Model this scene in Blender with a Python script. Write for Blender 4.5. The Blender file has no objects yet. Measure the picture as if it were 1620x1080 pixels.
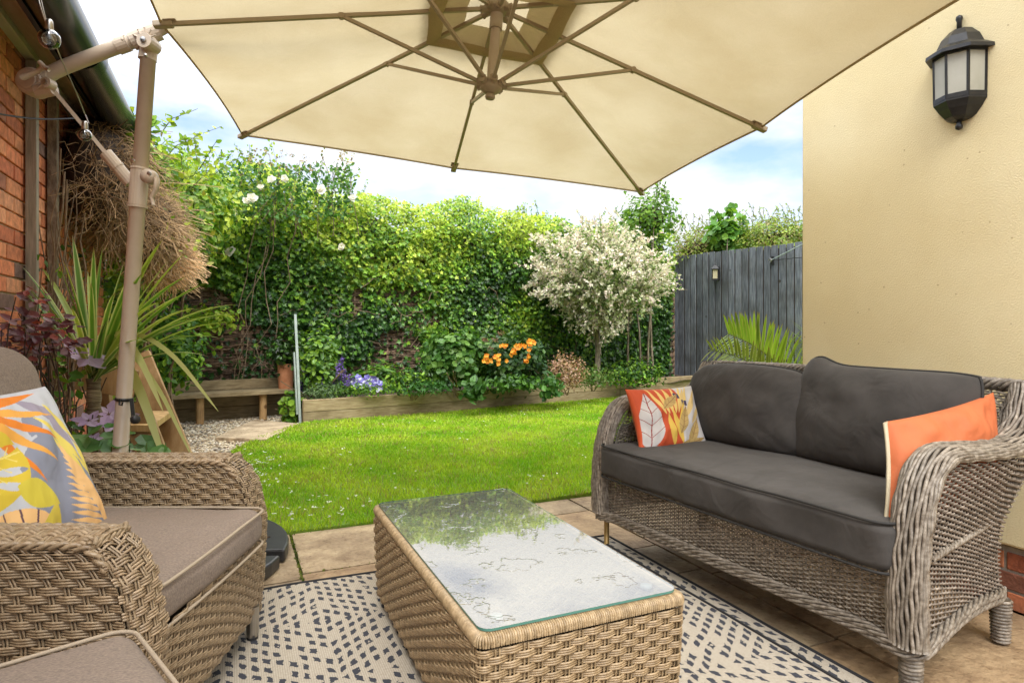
import bpy, math, random
import numpy as np
from mathutils import Vector, Matrix, noise
C = bpy.context.scene
# ------------------------------------------------------------------ camera
TH = math.radians(23.9)
FW = np.array([math.sin(TH), math.cos(TH), 0.0]); RT = np.array([math.cos(TH), -math.sin(TH), 0.0])
ZU = np.array([0, 0, 1.0]); CAMZ = 1.05
cd = bpy.data.cameras.new('camera'); co = bpy.data.objects.new('camera', cd); C.collection.objects.link(co)
cd.sensor_width = 36; cd.lens = 993 / 1620 * 36; cd.shift_y = -25 / 1620; cd.clip_start = .02; cd.clip_end = 600
co.location = (0, 0, CAMZ); co.rotation_euler = (math.pi / 2, 0, -TH); C.camera = co
# ------------------------------------------------------------------ sky, sun, exposure
SUN_EL, SUN_AZ = math.radians(55), math.radians(192)      # azimuth clockwise from +Y
w = bpy.data.worlds.new('World'); C.world = w; w.use_nodes = True
nt = w.node_tree; nt.nodes.clear()
def nn(t, typ, **k):
    n = t.nodes.new(typ)
    for a, b in k.items():
        if a in n.inputs.keys() if isinstance(a, str) else False: n.inputs[a].default_value = b
        else: setattr(n, a, b)
    return n
out = nn(nt, 'ShaderNodeOutputWorld'); bg = nn(nt, 'ShaderNodeBackground'); bg.inputs[1].default_value = .15
sky = nn(nt, 'ShaderNodeTexSky'); sky.sky_type = 'NISHITA'; sky.sun_disc = False
sky.sun_elevation = SUN_EL; sky.sun_rotation = SUN_AZ; sky.air_density = 1.0; sky.dust_density = 1.6; sky.ozone_density = 1.2
tc = nn(nt, 'ShaderNodeTexCoord'); mp = nn(nt, 'ShaderNodeMapping'); mp.inputs['Scale'].default_value = (1.3, 1.3, 3.2); mp.inputs['Location'].default_value = (.35, .1, .6)
nz = nn(nt, 'ShaderNodeTexNoise'); nz.inputs['Scale'].default_value = 2.1; nz.inputs['Detail'].default_value = 7; nz.inputs['Roughness'].default_value = .55
rp = nn(nt, 'ShaderNodeValToRGB'); rp.color_ramp.elements[0].position = .36; rp.color_ramp.elements[1].position = .62
sx = nn(nt, 'ShaderNodeSeparateXYZ'); hz = nn(nt, 'ShaderNodeMapRange')
hz.inputs['From Min'].default_value = .0; hz.inputs['From Max'].default_value = .42; hz.inputs['To Min'].default_value = .45; hz.inputs['To Max'].default_value = 0
ad = nn(nt, 'ShaderNodeMath'); ad.operation = 'ADD'; ad.use_clamp = True
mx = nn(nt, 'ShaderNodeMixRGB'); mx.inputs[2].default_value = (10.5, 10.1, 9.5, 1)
L = nt.links.new
L(tc.outputs['Generated'], mp.inputs[0]); L(mp.outputs[0], nz.inputs['Vector']); L(nz.outputs[0], rp.inputs[0])
L(tc.outputs['Generated'], sx.inputs[0]); L(sx.outputs[2], hz.inputs[0]); L(rp.outputs[0], ad.inputs[0]); L(hz.outputs[0], ad.inputs[1])
zr = nn(nt, 'ShaderNodeValToRGB'); e = zr.color_ramp.elements; e[0].position = .0; e[0].color = (.165, .17, .18, 1); e[1].position = .9; e[1].color = (1, 1, 1, 1); q_ = e.new(.28); q_.color = (.21, .215, .225, 1); q_ = e.new(.5); q_.color = (.62, .62, .62, 1)   # overcast sky, brightened overhead out of view to light patio and glass
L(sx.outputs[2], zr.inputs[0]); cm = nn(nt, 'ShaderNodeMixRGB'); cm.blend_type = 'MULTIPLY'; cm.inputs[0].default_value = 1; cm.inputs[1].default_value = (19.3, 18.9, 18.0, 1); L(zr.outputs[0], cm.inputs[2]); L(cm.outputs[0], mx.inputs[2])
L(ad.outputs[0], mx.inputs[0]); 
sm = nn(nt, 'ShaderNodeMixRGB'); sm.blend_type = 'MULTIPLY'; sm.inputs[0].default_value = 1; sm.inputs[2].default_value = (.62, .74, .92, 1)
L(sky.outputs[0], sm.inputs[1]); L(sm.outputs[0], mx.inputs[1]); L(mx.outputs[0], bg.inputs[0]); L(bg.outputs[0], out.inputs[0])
sl = bpy.data.lights.new('sun', 'SUN'); sl.energy = 1.5; sl.angle = math.radians(35); sl.color = (1, .97, .92)
so = bpy.data.objects.new('sun', sl); C.collection.objects.link(so)
sd = Vector((math.sin(SUN_AZ) * math.cos(SUN_EL), math.cos(SUN_AZ) * math.cos(SUN_EL), math.sin(SUN_EL)))
so.rotation_euler = sd.to_track_quat('Z', 'Y').to_euler(); so.location = sd * 30
C.view_settings.view_transform = 'Standard'; C.view_settings.look = 'None'; C.view_settings.exposure = 1.08; C.view_settings.gamma = 1
C.render.engine = 'CYCLES'; C.cycles.use_denoising = True; C.cycles.max_bounces = 8; C.cycles.transparent_max_bounces = 12
C.cycles.sample_clamp_indirect = 6; C.cycles.caustics_reflective = False; C.cycles.caustics_refractive = False
# ------------------------------------------------------------------ point helpers
def ray(u, v): return (u - 810) / 993 * RT + FW - (v - 515) / 993 * ZU
def at(u, v, d): return np.array([0, 0, CAMZ]) + ray(u, v) * d
def gz(u, v, z=0): r = ray(u, v); return np.array([0, 0, CAMZ]) + r * ((z - CAMZ) / r[2])
def cw(x, d, z=0): return np.array([x * RT[0] + d * FW[0], x * RT[1] + d * FW[1], z])   # metres right / ahead of the camera
rng = np.random.default_rng(7); random.seed(7)
# ------------------------------------------------------------------ mesh helpers
def nrm(a): a = np.asarray(a, float); return a / (np.linalg.norm(a, axis=-1, keepdims=True) + 1e-12)
class MB:
    def __init__(s): s.V = []; s.F = {3: [], 4: []}; s.P = []; s.C = []; s.n = 0
    def add(s, V, F, col=1.0):
        V = np.asarray(V, float).reshape(-1, 3); col = np.asarray(col, float)
        if col.ndim == 0: col = np.full((len(V), 3), float(col))
        elif col.ndim == 1: col = np.tile(col, (len(V), 1)) if len(col) == 3 else np.repeat(col[:, None], 3, 1)
        if isinstance(F, np.ndarray): s.F[F.shape[1]].append(F + s.n)
        else:
            for f in F:
                if len(f) in (3, 4): s.F[len(f)].append(np.array([f]) + s.n)
                else: s.P.append([i + s.n for i in f])
        s.V.append(V); s.C.append(col); s.n += len(V); return s
    def grid(s, P, cu=False, cv=False, col=1.0):
        a, b = P.shape[:2]; i = np.arange(a if cu else a - 1); j = np.arange(b if cv else b - 1)
        I, J = np.meshgrid(i, j, indexing='ij'); I2 = (I + 1) % a; J2 = (J + 1) % b
        s.add(P.reshape(-1, 3), np.stack([I * b + J, I2 * b + J, I2 * b + J2, I * b + J2], -1).reshape(-1, 4), col if np.ndim(col) < 3 else np.asarray(col).reshape(-1, 3)); return s
    def box(s, c, sz, R=None, col=1.0):
        h = np.array(sz) / 2; V = np.array([[x, y, z] for x in (-1, 1) for y in (-1, 1) for z in (-1, 1)]) * h
        if R is not None: V = V @ np.asarray(R).T
        s.add(V + np.asarray(c), np.array([[0, 1, 3, 2], [4, 6, 7, 5], [0, 4, 5, 1], [2, 3, 7, 6], [0, 2, 6, 4], [1, 5, 7, 3]]), col); return s
    def tube(s, path, r, n=8, cap=True, flat=1.0, up=None, col=1.0, closed=False):
        P = np.asarray(path, float); m = len(P); r = np.broadcast_to(np.asarray(r, float), (m,))
        T = np.gradient(P, axis=0) if not closed else np.roll(P, -1, 0) - np.roll(P, 1, 0)
        T = nrm(T); u = np.array([0, 0, 1.0]) if up is None else np.asarray(up, float)
        if up is None and abs(T[0] @ u) > .9: u = np.array([1.0, 0, 0])
        A = np.zeros_like(P); a = nrm(np.cross(np.cross(T[0], u), T[0]))
        for i in range(m):
            a = a - T[i] * (a @ T[i]); a = a / (np.linalg.norm(a) + 1e-12); A[i] = a
        Bn = np.cross(T, A); g = np.arange(n) * 2 * math.pi / n + math.pi / n * (n == 4)
        ring = P[:, None] + r[:, None, None] * (A[:, None] * np.cos(g)[None, :, None] * flat + Bn[:, None] * np.sin(g)[None, :, None])
        k = s.n; s.grid(ring, cu=closed, cv=True, col=col)
        if cap and not closed: s.P.append([k + i for i in range(n)][::-1]); s.P.append([k + (m - 1) * n + i for i in range(n)])
        return s
    def lathe(s, prof, c=(0, 0, 0), n=24, axis=None, a0=0, a1=2 * math.pi, col=1.0):
        g = np.linspace(a0, a1, n, endpoint=(a1 - a0 < 6.28)); pr = np.asarray(prof, float)
        P = np.stack([pr[:, None, 0] * np.cos(g), pr[:, None, 0] * np.sin(g), np.repeat(pr[:, 1:2], n, 1)], -1)
        if axis is not None: P = P @ np.array(Vector((0, 0, 1)).rotation_difference(Vector(axis)).to_matrix()).T
        s.grid(P + np.asarray(c, float), cv=(a1 - a0 >= 6.28), col=col); return s
    def prism(s, poly, z0, z1, col=1.0):
        n = len(poly); V = [(x, y, z0) for x, y in poly] + [(x, y, z1) for x, y in poly]
        s.add(V, [list(range(n))[::-1], list(range(n, 2 * n))] + [[i, (i + 1) % n, n + (i + 1) % n, n + i] for i in range(n)], col); return s
    def xf(s, M, o=(0, 0, 0)):
        s.V = [v @ np.asarray(M).T + np.asarray(o) for v in s.V]; return s
    def build(s, name, mat, parent=None, smooth=False, bevel=0, sub=0, angle=None):
        V = np.concatenate(s.V); Cc = np.concatenate(s.C)
        if parent is not None:
            p = parent
            while p is not None: V = V - np.array(p.location); p = p.parent
        me = bpy.data.meshes.new(name); loops = []; tot = []
        for k in (3, 4):
            if s.F[k]: f = np.concatenate(s.F[k]); loops.append(f.ravel()); tot.append(np.full(len(f), k))
        if s.P: loops.append(np.array([i for p in s.P for i in p])); tot.append(np.array([len(p) for p in s.P]))
        loops = np.concatenate(loops).astype(np.int32); tot = np.concatenate(tot).astype(np.int32)
        me.vertices.add(len(V)); me.vertices.foreach_set('co', V.astype(np.float32).ravel())
        me.loops.add(len(loops)); me.loops.foreach_set('vertex_index', loops)
        me.polygons.add(len(tot)); me.polygons.foreach_set('loop_start', np.concatenate([[0], np.cumsum(tot)[:-1]]).astype(np.int32))
        me.polygons.foreach_set('loop_total', tot)
        ca = me.attributes.new('Col', 'FLOAT_COLOR', 'POINT'); ca.data.foreach_set('color', np.c_[Cc, np.ones(len(Cc))].astype(np.float32).ravel())
        me.update(calc_edges=True); me.validate()
        me.polygons.foreach_set('use_smooth', np.full(len(me.polygons), bool(smooth)))
        o = bpy.data.objects.new(name, me); C.collection.objects.link(o); me.materials.append(mat)
        if parent is not None: o.parent = parent
        if bevel:
            b = o.modifiers.new('bevel', 'BEVEL'); b.width = bevel; b.segments = 2; b.limit_method = 'ANGLE'; b.angle_limit = .7
            if smooth is False: b.harden_normals = False
        if sub: q = o.modifiers.new('sub', 'SUBSURF'); q.levels = sub; q.render_levels = sub
        return o
def thing(name, label, cat, loc=(0, 0, 0), group=None):
    o = bpy.data.objects.new(name, None); C.collection.objects.link(o); o.empty_display_size = .1
    o.location = [float(a) for a in loc]; o['label'] = label; o['category'] = cat
    if group: o['group'] = group
    return o
def tag(o, label, cat, group=None, kind=None):
    o['label'] = label; o['category'] = cat
    if group: o['group'] = group
    if kind: o['kind'] = kind
    return o
def structure(o, label=None):
    o['kind'] = 'structure'
    if label: o['label'] = label
    return o
def vn(P, sc, seed=0.0):                                   # smooth noise, vectorised by loop
    return np.array([noise.noise(Vector((float(p[0]) * sc + seed, float(p[1]) * sc + seed * .7, float(p[2]) * sc))) for p in np.asarray(P).reshape(-1, 3)])
# ------------------------------------------------------------------ materials
def lin(c): return tuple(((x / 255 + .055) / 1.055) ** 2.4 if x / 255 > .04045 else x / 255 / 12.92 for x in c)
def mat(name, c1, c2=None, scale=8, rough=.6, bump=0, bscale=60, bdist=.002, attr=False, stretch=(1, 1, 1), det=5, metal=0, spec=.5, trans=0, tcol=None, extra=None, lo=.35, hi=.65, coat=0, sheen=0, fold=0):
    m = bpy.data.materials.new(name); m.use_nodes = True; t = m.node_tree; l = t.links.new
    b = t.nodes['Principled BSDF']; b.inputs['Roughness'].default_value = rough; b.inputs['Metallic'].default_value = metal; b.inputs['Specular IOR Level'].default_value = spec
    b.inputs['Coat Weight'].default_value = coat; b.inputs['Sheen Weight'].default_value = sheen
    tc = t.nodes.new('ShaderNodeTexCoord'); mp = t.nodes.new('ShaderNodeMapping'); mp.inputs['Scale'].default_value = stretch; l(tc.outputs['Object'], mp.inputs[0])
    col = None
    if c2 is not None:
        n = t.nodes.new('ShaderNodeTexNoise'); n.inputs['Scale'].default_value = scale; n.inputs['Detail'].default_value = det; n.inputs['Roughness'].default_value = .6; l(mp.outputs[0], n.inputs['Vector'])
        r = t.nodes.new('ShaderNodeValToRGB'); r.color_ramp.elements[0].position = lo; r.color_ramp.elements[1].position = hi
        r.color_ramp.elements[0].color = (*c1, 1); r.color_ramp.elements[1].color = (*c2, 1); l(n.outputs[0], r.inputs[0]); col = r.outputs[0]
    else:
        r = t.nodes.new('ShaderNodeRGB'); r.outputs[0].default_value = (*c1, 1); col = r.outputs[0]
    if attr:
        a = t.nodes.new('ShaderNodeAttribute'); a.attribute_name = 'Col'; x = t.nodes.new('ShaderNodeMixRGB'); x.blend_type = 'MULTIPLY'; x.inputs[0].default_value = 1
        l(col, x.inputs[1]); l(a.outputs['Color'], x.inputs[2]); col = x.outputs[0]
    if extra: col = extra(t, l, tc, mp, col)
    l(col, b.inputs['Base Color'])
    if bump:
        n2 = t.nodes.new('ShaderNodeTexNoise'); n2.inputs['Scale'].default_value = bscale; n2.inputs['Detail'].default_value = 4; l(mp.outputs[0], n2.inputs['Vector'])
        bp = t.nodes.new('ShaderNodeBump'); bp.inputs['Strength'].default_value = bump; bp.inputs['Distance'].default_value = bdist; l(n2.outputs[0], bp.inputs['Height']); l(bp.outputs[0], b.inputs['Normal'])
        if fold:
            n4 = t.nodes.new('ShaderNodeTexNoise'); n4.inputs['Scale'].default_value = 6; n4.inputs['Detail'].default_value = 2.5; n4.inputs['Distortion'].default_value = 1.2; l(tc.outputs['Object'], n4.inputs['Vector'])
            b4 = t.nodes.new('ShaderNodeBump'); b4.inputs['Strength'].default_value = .8; b4.inputs['Distance'].default_value = fold; l(n4.outputs[0], b4.inputs['Height']); l(b4.outputs[0], bp.inputs['Normal'])
    if trans:
        tr = t.nodes.new('ShaderNodeBsdfTranslucent'); ms = t.nodes.new('ShaderNodeMixShader'); ms.inputs[0].default_value = trans
        if tcol:
            x2 = t.nodes.new('ShaderNodeMixRGB'); x2.blend_type = 'MULTIPLY'; x2.inputs[0].default_value = 1; x2.inputs[2].default_value = (*tcol, 1); l(col, x2.inputs[1]); l(x2.outputs[0], tr.inputs[0])
        else: l(col, tr.inputs[0])
        l(b.outputs[0], ms.inputs[1]); l(tr.outputs[0], ms.inputs[2]); l(ms.outputs[0], t.nodes['Material Output'].inputs[0])
    return m
M = {}
M['tan_wicker'] = mat('tan_wicker', (.27, .185, .095), (.42, .31, .18), 90, .42, .3, 300, .0006, attr=True, stretch=(1, 1, 1))
M['chair_wicker'] = mat('chair_wicker', (.24, .165, .095), (.38, .285, .18), 90, .42, .3, 300, .0006, attr=True)
M['grey_wicker'] = mat('grey_wicker', (.125, .098, .072), (.33, .285, .23), 60, .5, .4, 300, .0006, attr=True)
M['dark_core'] = mat('dark_core', (.05, .035, .022), rough=.8)  # dark brown; as backing behind wicker and fence boards it stands for shade
M['charcoal'] = mat('charcoal', (.050, .045, .040), (.068, .061, .055), 9, .9, .5, 900, .0008, sheen=.08, spec=.25, fold=.012)
M['charcoal_pipe'] = mat('charcoal_pipe', (.022, .02, .018), rough=.75)
M['taupe'] = mat('taupe', (.155, .117, .093), (.285, .22, .172), 170, .92, .8, 500, .0012, sheen=.05, stretch=(1, 2.2, 1), fold=.008)
M['taupe_pipe'] = mat('taupe_pipe', (.36, .29, .21), rough=.8, bump=.3, bscale=400)
M['print'] = mat('print', (.84, .82, .80), rough=.8, attr=True, bump=.35, bscale=900, bdist=.0006, fold=.014)
M['orange'] = mat('orange', (.50, .125, .04), (.56, .15, .05), 6, .75, .35, 900, .0006, fold=.02)
M['metal'] = mat('metal', (.45, .42, .38), rough=.3, metal=1)
M['black_plastic'] = mat('black_plastic', (.018, .018, .018), (.03, .03, .03), 20, .4, .3, 200, .001)
M['gutter'] = mat('gutter', (.006, .008, .0075), (.014, .018, .017), 6, .26, .2, 40, .001)
M['parasol_metal'] = mat('parasol_metal', (.46, .375, .28), (.50, .41, .31), 12, .38)
M['parasol_rib'] = mat('parasol_rib', (.33, .26, .17), rough=.45)
def canopy_x(t, l, tc, mp, col):
    n = t.nodes.new('ShaderNodeTexNoise'); n.inputs['Scale'].default_value = 2.2; n.inputs['Detail'].default_value = 6; l(tc.outputs['Object'], n.inputs['Vector'])
    r = t.nodes.new('ShaderNodeValToRGB'); r.color_ramp.elements[0].position = .35; r.color_ramp.elements[0].color = (.84, .80, .72, 1); r.color_ramp.elements[1].position = .7; r.color_ramp.elements[1].color = (1, 1, 1, 1)
    l(n.outputs[0], r.inputs[0]); x = t.nodes.new('ShaderNodeMixRGB'); x.blend_type = 'MULTIPLY'; x.inputs[0].default_value = 1; l(col, x.inputs[1]); l(r.outputs[0], x.inputs[2]); return x.outputs[0]
M['canopy'] = mat('canopy', (.49, .42, .285), (.54, .465, .325), 300, .9, .25, 700, .0005, trans=.5, tcol=(1, .99, .92), fold=.03, extra=canopy_x)
M['canopy_flap'] = mat('canopy_flap', (.44, .34, .18), (.50, .39, .22), 200, .9, trans=.35)
M['render_wall'] = mat('render_wall', (.66, .52, .30), (.72, .58, .35), 1.6, .9, 1.0, 110, .006, extra=None)
M['brick'] = mat('brick', (.85, .8, .78), (1.45, 1.4, 1.4), 22, .85, .8, 90, .004, attr=True)
M['mortar'] = mat('mortar', (.56, .42, .33), (.68, .54, .44), 40, .9, .5, 150, .003)
M['mortar_grey'] = mat('mortar_grey', (.28, .24, .2), (.36, .32, .27), 40, .9, .5, 150, .003)
def wood_x(t, l, tc, mp, col):
    wv = t.nodes.new('ShaderNodeTexNoise'); wv.inputs['Scale'].default_value = 3.0; wv.inputs['Detail'].default_value = 3; l(tc.outputs['Object'], wv.inputs['Vector'])
    r = t.nodes.new('ShaderNodeValToRGB'); r.color_ramp.elements[0].position = .3; r.color_ramp.elements[0].color = (.62, .60, .55, 1); r.color_ramp.elements[1].position = .6; r.color_ramp.elements[1].color = (1, 1, 1, 1)
    l(wv.outputs[0], r.inputs[0]); x = t.nodes.new('ShaderNodeMixRGB'); x.blend_type = 'MULTIPLY'; x.inputs[0].default_value = 1; l(col, x.inputs[1]); l(r.outputs[0], x.inputs[2])
    vo = t.nodes.new('ShaderNodeTexVoronoi'); vo.inputs['Scale'].default_value = 3.2; l(tc.outputs['Object'], vo.inputs['Vector'])
    r2 = t.nodes.new('ShaderNodeValToRGB'); r2.color_ramp.elements[0].position = .05; r2.color_ramp.elements[0].color = (.3, .22, .15, 1); r2.color_ramp.elements[1].position = .1; r2.color_ramp.elements[1].color = (1, 1, 1, 1)
    l(vo.outputs['Distance'], r2.inputs[0]); y = t.nodes.new('ShaderNodeMixRGB'); y.blend_type = 'MULTIPLY'; y.inputs[0].default_value = 1; l(x.outputs[0], y.inputs[1]); l(r2.outputs[0], y.inputs[2]); return y.outputs[0]
M['sleeper'] = mat('sleeper', (.30, .215, .11), (.46, .36, .21), 9, .8, .5, 60, .002, stretch=(.35, 6, 6), extra=wood_x, attr=True)
M['bench_wood'] = mat('bench_wood', (.26, .19, .10), (.42, .33, .19), 9, .8, .5, 60, .002, stretch=(.35, 6, 6), extra=wood_x, attr=True)
M['step_wood'] = mat('step_wood', (.36, .20, .075), (.55, .36, .17), 7, .6, .3, 60, .002, stretch=(3, 3, .6), extra=wood_x, attr=True)
M['grey_fence'] = mat('grey_fence', (.075, .085, .10), (.20, .215, .235), 14, .7, .5, 60, .002, stretch=(4, 4, .35), extra=wood_x, attr=True)
M['trellis'] = mat('trellis', (.22, .19, .14), (.36, .31, .24), 12, .85, .5, 60, .002, stretch=(6, 6, .5))
M['willow_rod'] = mat('willow_rod', (.09, .055, .035), (.26, .17, .11), 30, .8, .4, 100, .002, attr=True)
M['twig'] = mat('twig', (.13, .085, .05), (.26, .18, .11), 20, .8)
M['dark_twig'] = mat('dark_twig', (.035, .025, .018), (.08, .055, .04), 20, .9)
M['straw'] = mat('straw', (.36, .26, .15), (.56, .44, .29), 20, .8, attr=True)
M['bark'] = mat('bark', (.12, .09, .06), (.30, .24, .17), 30, .85, 1, 60, .006, stretch=(1, 1, .5))
M['palm_trunk'] = mat('palm_trunk', (.10, .07, .035), (.34, .27, .15), 18, .85, 1, 40, .008, stretch=(.5, .5, 5))
def leafmat(name, rough=.45, trans=.35): return mat(name, (1, 1, 1), rough=rough, attr=True, trans=trans, tcol=(1.15, 1.2, .5), spec=.4)
M['leaf'] = leafmat('leaf'); M['ivy'] = leafmat('ivy', .33, .22); M['matte_leaf'] = leafmat('matte_leaf', .7, .35)
M['willow_leaf'] = mat('willow_leaf', (1, 1, 1), rough=.7, attr=True, trans=.3, tcol=(1, 1, .9))
M['petal'] = mat('petal', (1, 1, 1), rough=.7, attr=True, trans=.3)
M['grass'] = mat('grass', (1, 1, 1), rough=.55, attr=True, trans=.4, tcol=(1.15, 1.15, .5), spec=.3)
M['terracotta'] = mat('terracotta', (.44, .17, .075), (.54, .24, .12), 12, .85, .3, 80, .002)
M['soil'] = mat('soil', (.03, .02, .012), (.07, .048, .03), 25, .95, 1, 40, .02)
M['turf'] = mat('turf', (.13, .25, .02), (.22, .32, .04), 14, .95, .8, 60, .01)
M['pebble'] = mat('pebble', (.75, .75, .75), (1, 1, 1), 60, .75, .3, 200, .001, attr=True)
M['galv'] = mat('galv', (.42, .50, .48), (.55, .62, .60), 20, .4, metal=.4)
M['lamp_black'] = mat('lamp_black', (.009, .009, .01), (.024, .023, .022), 30, .38, .3, 80, .001)
M['white_plastic'] = mat('white_plastic', (.75, .74, .68), rough=.5)
M['brass'] = mat('brass', (.30, .19, .06), (.42, .28, .10), 30, .45, metal=.5)
def stone_x(t, l, tc, mp, col):
    n = t.nodes.new('ShaderNodeTexNoise'); n.inputs['Scale'].default_value = 3.4; n.inputs['Detail'].default_value = 9; n.inputs['Roughness'].default_value = .72; l(tc.outputs['Object'], n.inputs['Vector'])
    r = t.nodes.new('ShaderNodeValToRGB'); e = r.color_ramp.elements; e[0].position = .36; e[0].color = (.50, .42, .34, 1); e[1].position = .60; e[1].color = (1.18, 1.13, 1.02, 1)
    l(n.outputs[0], r.inputs[0]); x = t.nodes.new('ShaderNodeMixRGB'); x.blend_type = 'MULTIPLY'; x.inputs[0].default_value = 1; l(col, x.inputs[1]); l(r.outputs[0], x.inputs[2])
    n2 = t.nodes.new('ShaderNodeTexNoise'); n2.inputs['Scale'].default_value = 45; n2.inputs['Detail'].default_value = 4; l(tc.outputs['Object'], n2.inputs['Vector'])
    r2 = t.nodes.new('ShaderNodeValToRGB'); e = r2.color_ramp.elements; e[0].position = .28; e[0].color = (.45, .38, .3, 1); e[1].position = .42; e[1].color = (1, 1, 1, 1)
    l(n2.outputs[0], r2.inputs[0]); y = t.nodes.new('ShaderNodeMixRGB'); y.blend_type = 'MULTIPLY'; y.inputs[0].default_value = .7; l(x.outputs[0], y.inputs[1]); l(r2.outputs[0], y.inputs[2]); return y.outputs[0]
M['sandstone'] = mat('sandstone', (.36, .28, .19), (.47, .38, .26), 1.6, .72, 1.0, 34, .010, attr=True, extra=stone_x, det=8)
M['joint'] = mat('joint', (.03, .03, .012), (.09, .10, .02), 14, .95, 1, 60, .01)
# glass: clear pane that mirrors strongly at a slant
def glassmat(name, k, bump=False, tint=(.9, .95, .93), ior=1.5):
    m = bpy.data.materials.new(name); m.use_nodes = True; t = m.node_tree; l = t.links.new; t.nodes.remove(t.nodes['Principled BSDF'])
    tr = t.nodes.new('ShaderNodeBsdfTransparent'); tr.inputs[0].default_value = (*tint, 1); gl = t.nodes.new('ShaderNodeBsdfGlossy'); gl.inputs['Roughness'].default_value = .02
    fr = t.nodes.new('ShaderNodeFresnel'); fr.inputs[0].default_value = ior; mu = t.nodes.new('ShaderNodeMath'); mu.operation = 'MULTIPLY'; mu.inputs[1].default_value = k; mu.use_clamp = True
    ms = t.nodes.new('ShaderNodeMixShader'); l(fr.outputs[0], mu.inputs[0]); l(mu.outputs[0], ms.inputs[0]); l(tr.outputs[0], ms.inputs[1]); l(gl.outputs[0], ms.inputs[2]); l(ms.outputs[0], t.nodes['Material Output'].inputs[0])
    if bump:
        df = t.nodes.new('ShaderNodeBsdfDiffuse'); df.inputs[0].default_value = (.62, .64, .62, 1); m2 = t.nodes.new('ShaderNodeMixShader'); m2.inputs[0].default_value = .10; l(ms.outputs[0], m2.inputs[1]); l(df.outputs[0], m2.inputs[2]); l(m2.outputs[0], t.nodes['Material Output'].inputs[0])   # damp film; its pale colour also paints a silvery reflection
    if bump:                                     # rain water lying on the pane: flat puddles with raised rims
        tc = t.nodes.new('ShaderNodeTexCoord'); n = t.nodes.new('ShaderNodeTexNoise'); n.inputs['Scale'].default_value = 5.5; n.inputs['Detail'].default_value = 4.5; n.inputs['Roughness'].default_value = .62
        l(tc.outputs['Object'], n.inputs['Vector']); r = t.nodes.new('ShaderNodeValToRGB'); e = r.color_ramp.elements; e[0].position = .582; e[0].color = (0, 0, 0, 1); e[1].position = .598; e[1].color = (1, 1, 1, 1)
        l(n.outputs[0], r.inputs[0]); bp = t.nodes.new('ShaderNodeBump'); bp.inputs['Strength'].default_value = .42; bp.inputs['Distance'].default_value = .0013; l(r.outputs[0], bp.inputs['Height'])
        n3 = t.nodes.new('ShaderNodeTexNoise'); n3.inputs['Scale'].default_value = 38; l(tc.outputs['Object'], n3.inputs['Vector']); b3 = t.nodes.new('ShaderNodeBump'); b3.inputs['Strength'].default_value = .05; b3.inputs['Distance'].default_value = .001
        l(n3.outputs[0], b3.inputs['Height']); l(bp.outputs[0], b3.inputs['Normal']); l(b3.outputs[0], gl.inputs['Normal']); l(b3.outputs[0], fr.inputs['Normal'])
    return m
M['table_glass'] = glassmat('table_glass', 1.95, True, ior=1.8); M['bulb_glass'] = glassmat('bulb_glass', 3.0, tint=(.82, .86, .88)); M['pane'] = glassmat('pane', 1.0, tint=(.8, .85, .8))
M['glass_edge'] = mat('glass_edge', (.08, .22, .18), rough=.1)
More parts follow.
